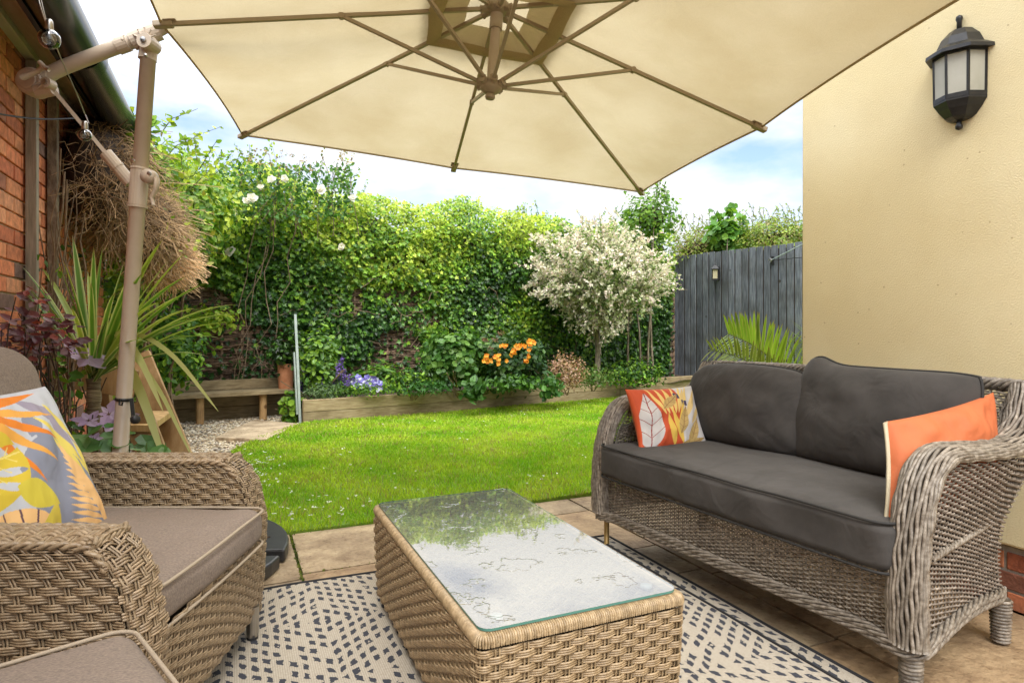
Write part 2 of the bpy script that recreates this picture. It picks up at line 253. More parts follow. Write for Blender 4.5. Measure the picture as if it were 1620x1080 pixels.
# rug with rows of short dashes that zigzag
def rug_x(t, l, tc, mp, col):
    def m(op, a, b=None, c=None):
        n = t.nodes.new('ShaderNodeMath'); n.operation = op
        for i, v in enumerate((a, b, c)):
            if v is None: continue
            if isinstance(v, (int, float)): n.inputs[i].default_value = v
            else: l(v, n.inputs[i])
        return n.outputs[0]
    nz = t.nodes.new('ShaderNodeTexNoise'); nz.inputs['Scale'].default_value = 55; nz.inputs['Detail'].default_value = 3; l(tc.outputs['Object'], nz.inputs['Vector'])
    nl = t.nodes.new('ShaderNodeTexNoise'); nl.inputs['Scale'].default_value = 7; l(tc.outputs['Object'], nl.inputs['Vector'])
    s1 = t.nodes.new('ShaderNodeSeparateXYZ'); l(tc.outputs['Object'], s1.inputs[0]); s2 = t.nodes.new('ShaderNodeSeparateXYZ'); l(nz.outputs['Color'], s2.inputs[0]); s3 = t.nodes.new('ShaderNodeSeparateXYZ'); l(nl.outputs['Color'], s3.inputs[0])
    x = m('ADD', m('ADD', m('ADD', s1.outputs[0], 8.0), m('MULTIPLY', m('SUBTRACT', s2.outputs[0], .5), .018)), m('MULTIPLY', m('SUBTRACT', s3.outputs[0], .5), .03))
    y = m('ADD', m('ADD', m('ADD', s1.outputs[1], 8.0), m('MULTIPLY', m('SUBTRACT', s2.outputs[1], .5), .018)), m('MULTIPLY', m('SUBTRACT', s3.outputs[1], .5), .02))
    p = m('ADD', m('MULTIPLY', m('PINGPONG', x, .33), .78), m('PINGPONG', m('ADD', y, .1), .40))
    row = m('FRACT', m('DIVIDE', p, .056)); dash = m('FRACT', m('DIVIDE', x, .035))
    ridx = m('FLOOR', m('DIVIDE', p, .056)); skip = m('GREATER_THAN', m('MODULO', m('ADD', m('MULTIPLY', m('FLOOR', m('DIVIDE', x, .035)), 3), m('MULTIPLY', ridx, 7)), 17), 1.5)
    k = m('MULTIPLY', m('LESS_THAN', row, .54), m('LESS_THAN', dash, .54)); k = m('MULTIPLY', k, skip); k = m('MULTIPLY', k, m('GREATER_THAN', s2.outputs[2], .33))
    wv = m('FRACT', m('MULTIPLY', s1.outputs[0], 150)); wv = m('MULTIPLY_ADD', wv, .35, .72)
    c1 = t.nodes.new('ShaderNodeMixRGB'); c1.blend_type = 'MULTIPLY'; c1.inputs[0].default_value = 1; l(col, c1.inputs[1]); l(wv, c1.inputs[2])
    mx = t.nodes.new('ShaderNodeMixRGB'); mx.inputs[2].default_value = (.038, .040, .052, 1); l(k, mx.inputs[0]); l(c1.outputs[0], mx.inputs[1]); return mx.outputs[0]
M['rug'] = mat('rug', (.41, .355, .275), (.49, .43, .345), 120, .95, .6, 500, .001, extra=rug_x)
M['rug_edge'] = mat('rug_edge', (.018, .018, .02), rough=.9, bump=.5, bscale=500)

# ------------------------------------------------------------------ weaving
def weave(B, P, nst, rows, r=.004, A=.004, group=2, per=4, flat=.8, twin=.006, sgn=1, vert=True, jit=.12, cc=(.78, 1.15), slen=None, t0=0, t1=1, dark=1.0, tw=.4):
    S = np.linspace(0, 1, nst * per + 1); T = t0 + (t1 - t0) * (np.arange(rows) + .5) / rows
    e = 1e-3
    SS, TT = np.meshgrid(S, T); ph = (np.arange(rows) // group % 2) * math.pi
    TT = TT + (rng.random(TT.shape) - .5) * jit * (t1 - t0) / rows + tw * (t1 - t0) / rows * np.sin(math.pi * nst * SS * 1 + ph[:, None] + 1.2) * .5
    def fr(s, t):
        p = P(s, t); ds = P(s + e, t) - P(s - e, t); dt = P(s, t + e) - P(s, t - e); n = nrm(np.cross(ds, dt)) * sgn; return p, nrm(ds), nrm(dt), n
    p, ds, dt, n = fr(SS, TT)
    off = A * np.cos(math.pi * nst * SS + ph[:, None])
    c = p + n * off[..., None]; g = np.arange(5) * 2 * math.pi / 5 + .3
    ring = c[:, :, None] + r * (n[:, :, None] * np.cos(g)[None, None, :, None] * flat + dt[:, :, None] * np.sin(g)[None, None, :, None])
    R, K = SS.shape; colv = rng.uniform(cc[0], cc[1], R)[:, None] * (1 + .08 * (rng.random((R, K)) - .5)); colv = np.repeat(colv[:, :, None], 5, 2) * dark
    tint = np.stack([colv, colv * rng.uniform(.97, 1.0), colv * rng.uniform(.93, 1.0)], -1)
    I, J, G = np.meshgrid(np.arange(R), np.arange(K - 1), np.arange(5), indexing='ij'); G2 = (G + 1) % 5
    idx = lambda a, b, c_: (a * K + b) * 5 + c_
    F = np.stack([idx(I, J, G), idx(I, J, G2), idx(I, J + 1, G2), idx(I, J + 1, G)], -1).reshape(-1, 4)
    B.add(ring.reshape(-1, 3), F, tint.reshape(-1, 3))
    if vert:
        T2 = np.linspace(t0, t1, max(4, rows // 2 + 1))
        for j in range(nst + 1):
            p0, ds, dt, n = fr(np.full_like(T2, j / nst), T2)
            for o in ((-twin, twin) if twin else (0,)):
                B.tube(p0 + ds * o, r * .9, 4, cap=False, flat=.8, up=n[0], col=float(rng.uniform(.8, 1.1)) * dark)
def lerp(a, b, t): return a + (b - a) * t
def bilin(p00, p10, p11, p01):
    p00, p10, p11, p01 = map(lambda q: np.asarray(q, float), (p00, p10, p11, p01))
    def f(s, t):
        s = np.asarray(s)[..., None]; t = np.asarray(t)[..., None]; return p00 * (1 - s) * (1 - t) + p10 * s * (1 - t) + p11 * s * t + p01 * (1 - s) * t
    return f
def pathfn(pts, closed=False):                             # arc-length parametrised polyline with soft corners
    P = np.asarray(pts, float)
    if closed: P = np.vstack([P, P[:1]])
    d = np.r_[0, np.cumsum(np.linalg.norm(np.diff(P, axis=0), axis=1))]; d /= d[-1]
    def f(s):
        s = np.asarray(s, float)
        if closed: s = np.mod(s, 1.0)
        else: s = np.clip(s, 0, 1)
        return np.stack([np.interp(s, d, P[:, k]) for k in range(P.shape[1])], -1)
    return f
def rrect(x0, x1, y0, y1, r, k=6):
    pts = []
    for cx, cy, a in ((x1 - r, y0 + r, -90), (x1 - r, y1 - r, 0), (x0 + r, y1 - r, 90), (x0 + r, y0 + r, 180)):
        for i in range(k + 1): t = math.radians(a + 90 * i / k); pts.append((cx + r * math.cos(t), cy + r * math.sin(t)))
    return pts
def braid(B, pts, n=3, R=.012, r=.006, pitch=.06, col=(.8, 1.15), m=None, up=(0, 0, 1)):
    f = pathfn(pts); P = np.asarray(pts, float); Ln = np.linalg.norm(np.diff(P, axis=0), axis=1).sum(); m = m or int(Ln / pitch * 8) + 2
    s = np.linspace(0, 1, m); p = f(s); T = nrm(np.gradient(p, axis=0)); u = np.asarray(up, float)
    a = nrm(np.cross(T, u)); b = np.cross(a, T)
    for i in range(n):
        g = 2 * math.pi * (s * Ln / pitch + i / n); q = p + R * (a * np.cos(g)[:, None] + b * np.sin(g)[:, None])
        B.tube(q, r, 5, cap=True, col=float(rng.uniform(*col)))
# ------------------------------------------------------------------ cushions
def rbox(half, r, n=14, crown=(0, 0, 0), wr=0, seed=0, rz=None):
    half = np.asarray(half, float); g = np.linspace(-1, 1, n); g = np.sign(g) * np.abs(g) ** .75
    V = []; F = []; k = 0
    for ax in range(3):
        for sg in (-1, 1):
            A, Bq = np.meshgrid(g, g, indexing='ij'); q = np.zeros((n, n, 3)); q[..., ax] = sg; q[..., (ax + 1) % 3] = A; q[..., (ax + 2) % 3] = Bq
            I, J = np.meshgrid(np.arange(n - 1), np.arange(n - 1), indexing='ij'); f = np.stack([I * n + J, (I + 1) * n + J, (I + 1) * n + J + 1, I * n + J + 1], -1).reshape(-1, 4)
            if sg < 0: f = f[:, ::-1]
            V.append(q.reshape(-1, 3)); F.append(f + k); k += n * n
    V = np.concatenate(V); F = np.concatenate(F); key = np.round(V, 5); _, ui, inv = np.unique(key, axis=0, return_index=True, return_inverse=True); V = V[ui]; F = inv.reshape(-1)[F]
    rr = np.array([rz or r, rz or r, r]); p = V * half
    core = np.clip(p, -(half - rr), half - rr); d = p - core; dn = np.linalg.norm(d / rr, axis=1, keepdims=True); p2 = core + np.where(dn > 1e-6, d / np.maximum(dn, 1e-6), d)
    for a in range(3):
        b, c = (a + 1) % 3, (a + 2) % 3
        p2[:, a] += np.sign(V[:, a]) * (np.abs(V[:, a]) > .2) * crown[a] * (1 - V[:, b] ** 2) * (1 - V[:, c] ** 2)
    if wr: p2[:, 2] += wr * vn(p2, 5, seed) + wr * .5 * vn(p2, 13, seed + 3); p2[:, 0] += wr * .6 * vn(p2 * [1, 1, .5], 9, seed + 9)
    return p2, F
def pillow(a, b, h, n=40, e=.55, pinch=.06, wr=.006, seed=0, rc=0.0, mirror=1):
    g = np.linspace(-1, 1, n); S, T = np.meshgrid(g, g, indexing='ij')
    px = a * S * (1 - pinch * (1 - T ** 2)); py = b * T * (1 - pinch * (1 - S ** 2))
    if rc:                                                   # round the corners
        k = np.maximum(np.abs(S), np.abs(T)); l = (np.abs(S) ** 6 + np.abs(T) ** 6) ** (1 / 6) + 1e-9; f = 1 - rc * (1 - k / l) / .11 * k ** 3; px *= f; py *= f
    th = h * np.clip((1 - S ** 2), 0, 1) ** e * np.clip((1 - T ** 2), 0, 1) ** e
    pts = np.stack([S, T, 0 * S], -1); w1 = vn(pts, 2.2, seed).reshape(n, n) * wr * 2; w2 = vn(pts * [1, .35, 1], 7, seed + 5).reshape(n, n) * wr * (.3 + np.maximum(np.abs(S), np.abs(T)))
    m = (1 - np.maximum(np.abs(S), np.abs(T)) ** 6)
    return S, T, np.stack([px, py, mirror * (th + (w1 + w2) * m)], -1)
def frame_xf(o, ex, ey):
    ex = nrm(ex); ez = nrm(np.cross(ex, ey)); ey = np.cross(ez, ex); return np.stack([ex, ey, ez], 1), np.asarray(o, float)
# ------------------------------------------------------------------ leaves
def tpl(kind):
    if kind == 'oval': V = [(0, 0, 0), (-.30, .4, .03), (0, .45, -.05), (.30, .4, .03), (0, 1, .0), (-.2, .75, .02), (.2, .75, .02)]; F = [(0, 2, 1), (0, 3, 2), (1, 2, 5), (2, 3, 6), (5, 2, 4), (2, 6, 4)]
    elif kind == 'round': V = [(0, 0, 0), (-.42, .28, .05), (-.40, .7, .03), (0, 1, 0), (.40, .7, .03), (.42, .28, .05), (0, .5, -.06)]; F = [(0, 6, 1), (1, 6, 2), (2, 6, 3), (3, 6, 4), (4, 6, 5), (5, 6, 0)]
    elif kind == 'ivy': V = [(0, .05, 0), (-.38, -.05, .02), (-.26, .28, 0), (-.52, .5, .03), (-.2, .55, 0), (0, 1, .02), (.2, .55, 0), (.52, .5, .03), (.26, .28, 0), (.38, -.05, .02), (0, .35, -.05)]; F = [(i, 10, (i + 1) if i < 9 else 0) for i in range(10)]
    elif kind == 'thin': V = [(0, 0, 0), (-.10, .45, .01), (.10, .45, .01), (0, 1, -.03)]; F = [(0, 2, 1), (1, 2, 3)]
    elif kind == 'blade': V = [(-.05, 0, 0), (.05, 0, 0), (-.04, .5, .06), (.04, .5, .06), (0, 1, -.05)]; F = [(0, 1, 3), (0, 3, 2), (2, 3, 4)]
    return np.array(V, float), np.array(F)
def leaves(B, pos, nrmv, size, kind='oval', cols=((.1, .2, .03),), spin=None, up=None, droop=.0, cj=.15):
    n = len(pos); V, F = tpl(kind); N = nrm(nrmv)
    if up is None: a = nrm(np.cross(N, nrm(rng.normal(size=(n, 3)))))
    else: a = nrm(up - N * np.sum(up * N, 1, keepdims=True))
    if spin is not None:
        b0 = np.cross(N, a); an = rng.normal(0, spin, n)[:, None]; a = a * np.cos(an) + b0 * np.sin(an)
    b = np.cross(a, N); size = np.broadcast_to(size, (n,)) * rng.uniform(.6, 1.3, n)
    P = pos[:, None] + size[:, None, None] * (V[None, :, 0:1] * b[:, None] + V[None, :, 1:2] * a[:, None] + V[None, :, 2:3] * N[:, None])
    cols = np.asarray(cols, float)
    c = cols[rng.integers(0, len(cols), n)] if cols.ndim == 2 and len(cols) != n else cols
    c = c * (1 + cj * rng.normal(size=(n, 1))).clip(.5, 1.6)
    B.add(P.reshape(-1, 3), (F[None] + (np.arange(n) * len(V))[:, None, None]).reshape(-1, 3), np.repeat(c, len(V), 0))
def cloud(B, c, rad, n, size, kind, cols, shell=.45, upb=.5, low=-1, lump=.25, seed=0, nb=1.0, **k):
    d = nrm(rng.normal(size=(int(n * 1.4) + 4, 3))); d = d[d[:, 2] > low][:n]; rr = rng.uniform(shell, 1, len(d)) ** .7
    lp = 1 + lump * np.array([noise.noise(Vector((x * 2.3 + seed, y * 2.3, z * 2.3))) for x, y, z in d]) * 2
    p = np.asarray(c) + d * rad * (rr * lp)[:, None]
    N = d * nb + rng.normal(size=d.shape) * .55 + np.array([0, 0, upb]); leaves(B, p, N, size, kind, cols, **k); return p
def wisp(p0, d, ln, bend=(0, 0, -.3), n=6, wob=.02):
    t = np.linspace(0, 1, n)[:, None]; return np.asarray(p0) + nrm(d) * ln * t + np.asarray(bend) * ln * t ** 2 + rng.normal(0, wob * ln, (n, 3)) * np.sin(t * 3.1)
# =================================================================== GROUND
structure(MB().grid(np.array([[[x, y, -.06] for y in (-60, -10, 3, 12, 60, 200)] for x in (-120, -20, 0, 20, 120)], float)).build('ground', M['soil']))
# patio slabs
B = MB(); cols = [-.93, -.42, .262, 1.06, 1.86, 2.63]; rws = [-1.6, -.8, -.1, .42, .95, 1.49, 2.155, 2.49, 2.80, 3.36]
for i in range(5):
    ys = list(rws)
    if i == 3: ys = [-1.6, -.6, .1, .9, 1.49, 2.16, 2.482, 3.1, 3.36]
    if i == 2: ys = [-1.6, -.8, -.2, .6, 1.3, 2.0, 2.80, 3.36]
    if i == 1: ys = [-1.6, -.8, 0, .7, 1.3, 2.1, 2.74, 3.36]
    if i == 4: ys = [-1.6, -.7, .2, .8, 1.5, 2.1, 2.6, 3.36]
    for j in range(len(ys) - 1):
        x0, x1, y0, y1 = cols[i] + .007, cols[i + 1] - .007, ys[j] + .006, ys[j + 1] - .006
        n = 10; xs = np.linspace(x0, x1, n); yy = np.linspace(y0, y1, n); X, Y = np.meshgrid(xs, yy, indexing='ij')
        ed = np.minimum(np.minimum(X - x0, x1 - X), np.minimum(Y - y0, y1 - Y)); jx = vn(np.stack([X, Y, 0 * X + i], -1), 9, j).reshape(n, n) * .006
        edge = (ed < 1e-6); X = X + jx * edge; Y = Y + jx * edge * .8
        z = -.004 * edge + .002 * vn(np.stack([X, Y, 0 * X], -1), 6, i * 3 + j).reshape(n, n)
        base = rng.choice([0, 1, 2]); tint = np.array([(1.0, 1.0, 1.0), (1.05, .96, .88), (.86, .88, .92)][base]) * rng.uniform(.88, 1.08)
        B.grid(np.stack([X, Y, z], -1), col=tint)
        rim = [(X[a, 0], Y[a, 0], z[a, 0]) for a in range(n)] + [(X[-1, a], Y[-1, a], z[-1, a]) for a in range(1, n)] + [(X[a, -1], Y[a, -1], z[a, -1]) for a in range(n - 2, -1, -1)] + [(X[0, a], Y[0, a], z[0, a]) for a in range(n - 2, 0, -1)]
        rim = np.array(rim); B.grid(np.stack([rim, rim - [0, 0, .04]], 0), cv=True, col=tint * .8)
structure(B.build('patio', M['sandstone'], smooth=False))
structure(MB().add([(-.85, -2, -.016), (2.65, -2, -.016), (2.65, 3.38, -.016), (-.85, 3.38, -.016)], np.array([[0, 1, 2, 3]])).build('joint_bed', M['joint']))
# moss tufts in joints
pm = np.concatenate([np.c_[rng.normal(.262, .005, 260), rng.uniform(2.6, 3.36, 260)], np.c_[rng.uniform(0, .9, 90), rng.normal(2.80, .004, 90)], np.c_[rng.uniform(.1, 2.6, 300), rng.normal(3.35, .01, 300)]])
B = MB(); leaves(B, np.c_[pm, np.full(len(pm), -.012)], rng.normal(size=(len(pm), 3)), .014, 'oval', ((.09, .13, .02), (.16, .19, .03)), up=np.tile([0, 0, 1.0], (len(pm), 1)), spin=.7)
tag(B.build('joint_moss', M['matte_leaf']), 'green moss filling the joints of the sandstone paving', 'moss', kind='stuff')
# lawn outline
def lawn_left(y):                                            # x of the curved left edge
    return np.interp(y, [3.36, 3.8, 4.4, 5.0, 5.7, 6.2, 6.5, 6.9, 7.3], [.02, -.10, -.14, -.10, 0, .20, .42, .68, .75])
def bed_front(x): return np.interp(x, [.673, 3.786, 5.1, 9], [6.966, 7.446, 7.66, 8.0])
ys = np.linspace(3.37, 8.0, 40); G = []
for y in ys: xl = lawn_left(min(y, 7.3)); G.append([[xl + (7.4 - xl) * t, y, .012 + .012 * math.sin(3 * y) * math.sin(2 * (xl + (7.4 - xl) * t))] for t in np.linspace(0, 1, 30)])
G = np.array(G); sk = G.copy(); sk[..., 2] -= .0
B = MB().grid(G); B.grid(np.stack([G[:, 0], G[:, 0] - [0, 0, .06]], 0)); B.grid(np.stack([G[0], G[0] - [0, 0, .06]], 0))
structure(B.build('lawn', M['turf'], smooth=True))
# grass blades
def grass(n, y0, y1, hmul, wmul):
    x = rng.uniform(-.2, 7.3, n * 2); y = y0 + (y1 - y0) * rng.random(n * 2) ** 1.0
    k = (x > lawn_left(np.minimum(y, 7.3)) - .015) & (y < bed_front(x) - .02) & (np.abs(x * RT[0] + y * RT[1]) < (x * FW[0] + y * FW[1]) * .86 + .2)
    x, y = x[k][:n], y[k][:n]; n = len(x)
    f = vn(np.c_[x, y, 0 * x], 2.3, 2); f2 = vn(np.c_[x, y, 0 * x], 9, 5); h = (.030 + .012 * f2) * hmul * rng.uniform(.6, 1.25, n)
    an = rng.uniform(0, 6.28, n); lean = rng.uniform(.15, 1.0, n) * h; wd = rng.uniform(.0016, .0028, n) * wmul
    t = rng.uniform(0, 6.28, n); dx, dy = np.cos(t), np.sin(t); lx, ly = np.cos(an) * lean, np.sin(an) * lean; z = .012 + .012 * np.sin(3 * y) * np.sin(2 * x)
    V = np.stack([np.c_[x - dx * wd, y - dy * wd, z], np.c_[x + dx * wd, y + dy * wd, z], np.c_[x + lx * .35 + dx * wd * .8, y + ly * .35 + dy * wd * .8, z + h * .6], np.c_[x + lx * .35 - dx * wd * .8, y + ly * .35 - dy * wd * .8, z + h * .6], np.c_[x + lx, y + ly, z + h]], 1)
    a = (f * .9 + .55 + rng.normal(0, .25, n)).clip(0, 1)[:, None]
    c = (1 - a) * np.array([.20, .42, .012]) + a * np.array([.47, .60, .05]); dry = (rng.random(n) < .06 + .22 * (f2 > .22) + .10 * (f > .25))[:, None]; c = np.where(dry, [.38, .34, .12], c) * rng.uniform(.75, 1.25, (n, 1))
    b = (np.arange(n) * 5)[:, None]; return V.reshape(-1, 3), (np.array([[0, 1, 2, 3]]) + b), (np.array([[3, 2, 4]]) + b), np.repeat(c, 5, 0)
B = MB()
for n, y0, y1, hm, wm in ((60000, 3.34, 4.3, 1.0, 1.15), (75000, 4.3, 5.6, 1.0, 1.5), (70000, 5.6, 8.0, 1.0, 2.1)):
    V, F4, F3, c = grass(n, y0, y1, hm, wm); k = B.n; B.add(V, F4, c); B.F[3].append(F3 + k)
tag(B.build('grass', M['grass']), 'short mown green grass of the lawn', 'grass', kind='stuff')
# little clover and daisy heads
B = MB(); n = 700; x = rng.uniform(0, 6, n); y = rng.uniform(3.4, 7.6, n); d1 = (x - .35) ** 2 / .5 + (y - 3.75) ** 2 / .35
k = (x > lawn_left(np.minimum(y, 7.3))) & (y < bed_front(x) - .05) & ((rng.random(n) < .10) | (vn(np.c_[x, y, 0 * x], 1.8, 9) > .36)); x, y = x[k], y[k]
xa = rng.normal(.35, .28, 60); ya = rng.normal(3.62, .16, 60); x = np.r_[x, xa[(ya > 3.4) & (xa > 0)]]; y = np.r_[y, ya[(ya > 3.4) & (xa > 0)]]
xa = rng.normal(.15, .1, 70); ya = rng.normal(4.7, .35, 70); x = np.r_[x, xa]; y = np.r_[y, ya]
for q in range(3): leaves(B, np.c_[x + rng.normal(0, .004, len(x)), y + rng.normal(0, .004, len(x)), np.full(len(x), .045)], np.tile([0, -.2, 1.0], (len(x), 1)) + rng.normal(0, .3, (len(x), 3)), .012, 'round', ((.72, .74, .62), (.62, .68, .48)))
tag(B.build('clover_flowers', M['petal']), 'tiny white clover heads scattered through the lawn', 'clover', kind='stuff')
# gravel
V0 = np.array([(0, 0, 1), (.9, 0, .3), (.28, .85, .3), (-.73, .53, .3), (-.73, -.53, .3), (.28, -.85, .3), (.73, .53, -.4), (-.28, .85, -.4), (-.9, 0, -.4), (-.28, -.85, -.4), (.73, -.53, -.4), (0, 0, -1)])
F0 = np.array([(0, 1, 2), (0, 2, 3), (0, 3, 4), (0, 4, 5), (0, 5, 1), (1, 6, 2), (2, 7, 3), (3, 8, 4), (4, 9, 5), (5, 10, 1), (2, 6, 7), (3, 7, 8), (4, 8, 9), (5, 9, 10), (1, 10, 6)])
n = 15000; x = rng.uniform(-.92, .95, n); y = rng.uniform(3.37, 7.95, n); k = (x < lawn_left(np.minimum(y, 7.3)) - .02) & ~((x > .66) & (y > 6.95)); x, y = x[k], y[k]; n = len(x)
ang = rng.uniform(0, 6.28, n); s = rng.uniform(.009, .02, n); sc = np.stack([s * rng.uniform(.8, 1.3, n), s * rng.uniform(.6, 1, n), s * rng.uniform(.4, .7, n)], 1)
P = V0[None] * (1 + .18 * rng.normal(size=(n, 12, 1))) * sc[:, None]; ca, sa = np.cos(ang)[:, None], np.sin(ang)[:, None]
P = np.stack([P[..., 0] * ca - P[..., 1] * sa + x[:, None], P[..., 0] * sa + P[..., 1] * ca + y[:, None], P[..., 2] + rng.uniform(-.012, .006, n)[:, None]], -1)
pc = np.array([(.70, .60, .42), (.60, .49, .32), (.78, .70, .55), (.48, .37, .23), (.62, .55, .44), (.38, .29, .19)])[rng.integers(0, 6, n)] * rng.uniform(.8, 1.15, (n, 1))
B = MB(); B.add(P.reshape(-1, 3), (F0[None] + (np.arange(n) * 12)[:, None, None]).reshape(-1, 3), np.repeat(pc, 12, 0))
tag(B.build('gravel', M['pebble']), 'pale beige gravel between brick wall and lawn', 'gravel', kind='stuff')
structure(MB().add([(-.95, 3.36, -.014), (1, 3.36, -.014), (1, 8.3, -.014), (-.95, 8.3, -.014)], np.array([[0, 1, 2, 3]])).build('gravel_bed', M['mortar_grey']))
# stepping slab
B = MB(); q = [gz(340, 697)[:2], gz(418, 701)[:2], gz(474, 675)[:2], gz(402, 668)[:2]]; B.prism([tuple(a) for a in q], -.01, .035, col=(1.25, 1.3, 1.4))
tag(B.build('stepping_slab', M['sandstone'], bevel=.006), 'pale stone slab lying in the gravel beside the lawn', 'paving slab')
# lawn edging stake
B = MB(); p = gz(362, 728); B.box((p[0], p[1], .03), (.03, .03, .09)); tag(B.build('edging_peg', M['trellis'], bevel=.002), 'short wooden peg where gravel meets the lawn', 'peg')

# =================================================================== HOUSES
def bricks(B, x, y0, y1, z0, z1, axis='y', out=.004, seed=1, dark=1.0, face=1):
    r = np.random.default_rng(seed); bz = .075; bl = .225; nz_ = int((z1 - z0) / bz) + 1
    for j in range(nz_):
        zz = z0 + j * bz
        if zz + .065 > z1 + .01: break
        st = y0 - bl * (.5 if j % 2 else 0)
        while st < y1:
            a, b = max(st, y0), min(st + .215, y1); st += bl
            if b - a < .02: continue
            c = np.array([(.50, .17, .075), (.56, .22, .10), (.42, .13, .06), (.60, .27, .14), (.30, .12, .07), (.17, .10, .08)][r.choice(6, p=[.3, .25, .18, .13, .09, .05])]) * r.uniform(.85, 1.15) * dark
            o = r.uniform(0, .003)
            if axis == 'y': B.box((x + face * (out / 2 - .025 + o), (a + b) / 2, zz + .0325), (.05, b - a, .065), col=c)
            else: B.box(((a + b) / 2, x - (out / 2 - .025 + o), zz + .0325), (b - a, .05, .065), col=c)
WX = -.93
H = thing('brick_house', 'red brick house wall with black gutter at the left edge', 'house', (WX, 2, 0))
B = MB(); bricks(B, WX, 1.9, 5.75, .0, 2.41, seed=4); B.build('bricks', M['brick'], H, bevel=.003)
MB().box((WX - .12, 1.87, 1.2), (.22, 7.74, 2.4)).build('wall', M['mortar'], H)
B = MB(); y0, y1 = -2, 5.80
for k_, (xa, za, xb, zb) in enumerate(((WX, 2.40, WX + .18, 2.30),)):
    B.add([(xa, y0, za), (xb, y0, zb), (xb, y1, zb), (xa, y1, za), (xa, y0, za + .02), (xb, y0, zb + .02), (xb, y1, zb + .02), (xa, y1, za + .02)], np.array([[0, 3, 2, 1], [4, 5, 6, 7], [3, 7, 6, 2], [0, 1, 5, 4]]))
B.build('soffit', mat('soffit', (.30, .24, .15), (.40, .33, .22), 20, .8, .6, 60, .003, stretch=(1, .2, 1)), H)
MB().box((WX + .022, 1.9, 2.372), (.05, 7.8, .06)).build('batten', mat('batten', (.42, .36, .26), (.50, .44, .33), 20, .7, stretch=(1, .2, 1)), H, bevel=.004)
MB().box((WX + .195, 1.9, 2.345), (.022, 7.8, .16)).build('fascia', M['gutter'], H, bevel=.002)
B = MB(); gp = [( -.645 + .085 * math.cos(a), 2.315 + .085 * math.sin(a)) for a in np.linspace(-math.pi * 1.08, math.pi * .08, 22)]
gi = [( -.645 + .080 * math.cos(a), 2.315 + .080 * math.sin(a)) for a in np.linspace(math.pi * .08, -math.pi * 1.08, 22)]
ring = np.array(gp + gi); B.grid(np.stack([np.c_[ring[:, 0], np.full(44, y), ring[:, 1]] for y in (-2, 5.45)], 0), cv=True); gt = B.build('gutter', M['gutter'], H, smooth=True)
for y in (1.2, 2.32, 3.48, 4.65):
    B = MB(); g2 = np.array([(-.645 + .094 * math.cos(a), 2.315 + .094 * math.sin(a)) for a in np.linspace(-math.pi * 1.04, math.pi * .04, 22)])
    B.grid(np.stack([np.c_[g2[:, 0], np.full(22, yy), g2[:, 1]] for yy in (y - .06, y - .05, y + .05, y + .06)], 0)); B.build('gutter_joint', M['gutter'], gt, smooth=True)
B = MB(); B.add([(-.68, -2, 2.43), (-.68, 5.84, 2.43), (-3.2, 5.84, 3.9), (-3.2, -2, 3.9), (-.68, -2, 2.46), (-.68, 5.84, 2.46), (-3.2, 5.84, 3.93), (-3.2, -2, 3.93)], np.array([[0, 1, 2, 3], [4, 7, 6, 5], [0, 4, 5, 1], [1, 5, 6, 2]])); B.build('roof', mat('roof_tile', (.08, .06, .05), (.13, .1, .08), 30, .9), H)
# cream rendered house
H2 = thing('cream_house', 'cream roughcast rendered house wall on a low brick plinth', 'house', (2.65, 2.33, 0))
def cream_x(t, l, tc, mp, col):
    v = t.nodes.new('ShaderNodeTexVoronoi'); v.inputs['Scale'].default_value = 16; v.inputs['Randomness'].default_value = 1; l(tc.outputs['Object'], v.inputs['Vector'])
    r = t.nodes.new('ShaderNodeValToRGB'); r.color_ramp.elements[0].position = .045; r.color_ramp.elements[0].color = (.45, .34, .2, 1); r.color_ramp.elements[1].position = .075; r.color_ramp.elements[1].color = (1, 1, 1, 1); l(v.outputs['Distance'], r.inputs[0])
    x = t.nodes.new('ShaderNodeMixRGB'); x.blend_type = 'MULTIPLY'; x.inputs[0].default_value = .55; l(col, x.inputs[1]); l(r.outputs[0], x.inputs[2]); return x.outputs[0]
M['render_wall'] = mat('cream_render', (.82, .685, .39), (.91, .79, .49), 1.3, .92, .8, 170, .003, extra=cream_x)
MB().box((4.65, -.335, 1.9), (4.0, 5.33, 3.35)).build('wall', M['render_wall'], H2, bevel=.01)
MB().box((4.68, -.34, .1), (4.0, 5.28, .232)).build('plinth_core', M['mortar_grey'], H2)
B = MB(); bricks(B, 2.68, -1.5, 2.29, -.02, .215, seed=9, dark=.8, face=-1, out=.006); B.build('plinth', M['brick'], H2, bevel=.004)
MB().box((4.65, -.335, 3.62), (4.5, 5.9, .1)).build('roof', M['gutter'], H2)
# wall lantern (half octagon)
p0 = np.array([2.648, 1.56, 2.085]); NL0 = len(bpy.data.objects); LN = thing('wall_lantern', 'large black half lantern with frosted panes on the cream wall', 'lantern', p0)
def hoct(r, z, k=5, sq=1.0): return [(p0[0] - r * math.sin(math.pi * (i) / (k - 1)) * sq, p0[1] + r * math.cos(math.pi * i / (k - 1)), z) for i in range(k)]
def stack(B, prof, k=5, sq=1.0):
    R = np.array([hoct(r, z, k, sq) for r, z in prof]); B.grid(R)
    B.P.append([B.n - k + i for i in range(k)]); return B
B = MB(); stack(B, [(.012, 2.205), (.05, 2.2), (.085, 2.17), (.105, 2.135), (.15, 2.112), (.152, 2.098), (.118, 2.10)]); B.build('cap', M['lamp_black'], LN)
B = MB(); B.lathe([(.0, 2.262), (.014, 2.255), (.016, 2.245), (.011, 2.235), (.012, 2.20), (.0, 2.2)], (p0[0] - .016, p0[1], 0), 10); B.build('finial', M['lamp_black'], LN, smooth=True)
B = MB(); top, bot = hoct(.115, 2.10), hoct(.112, 1.93)
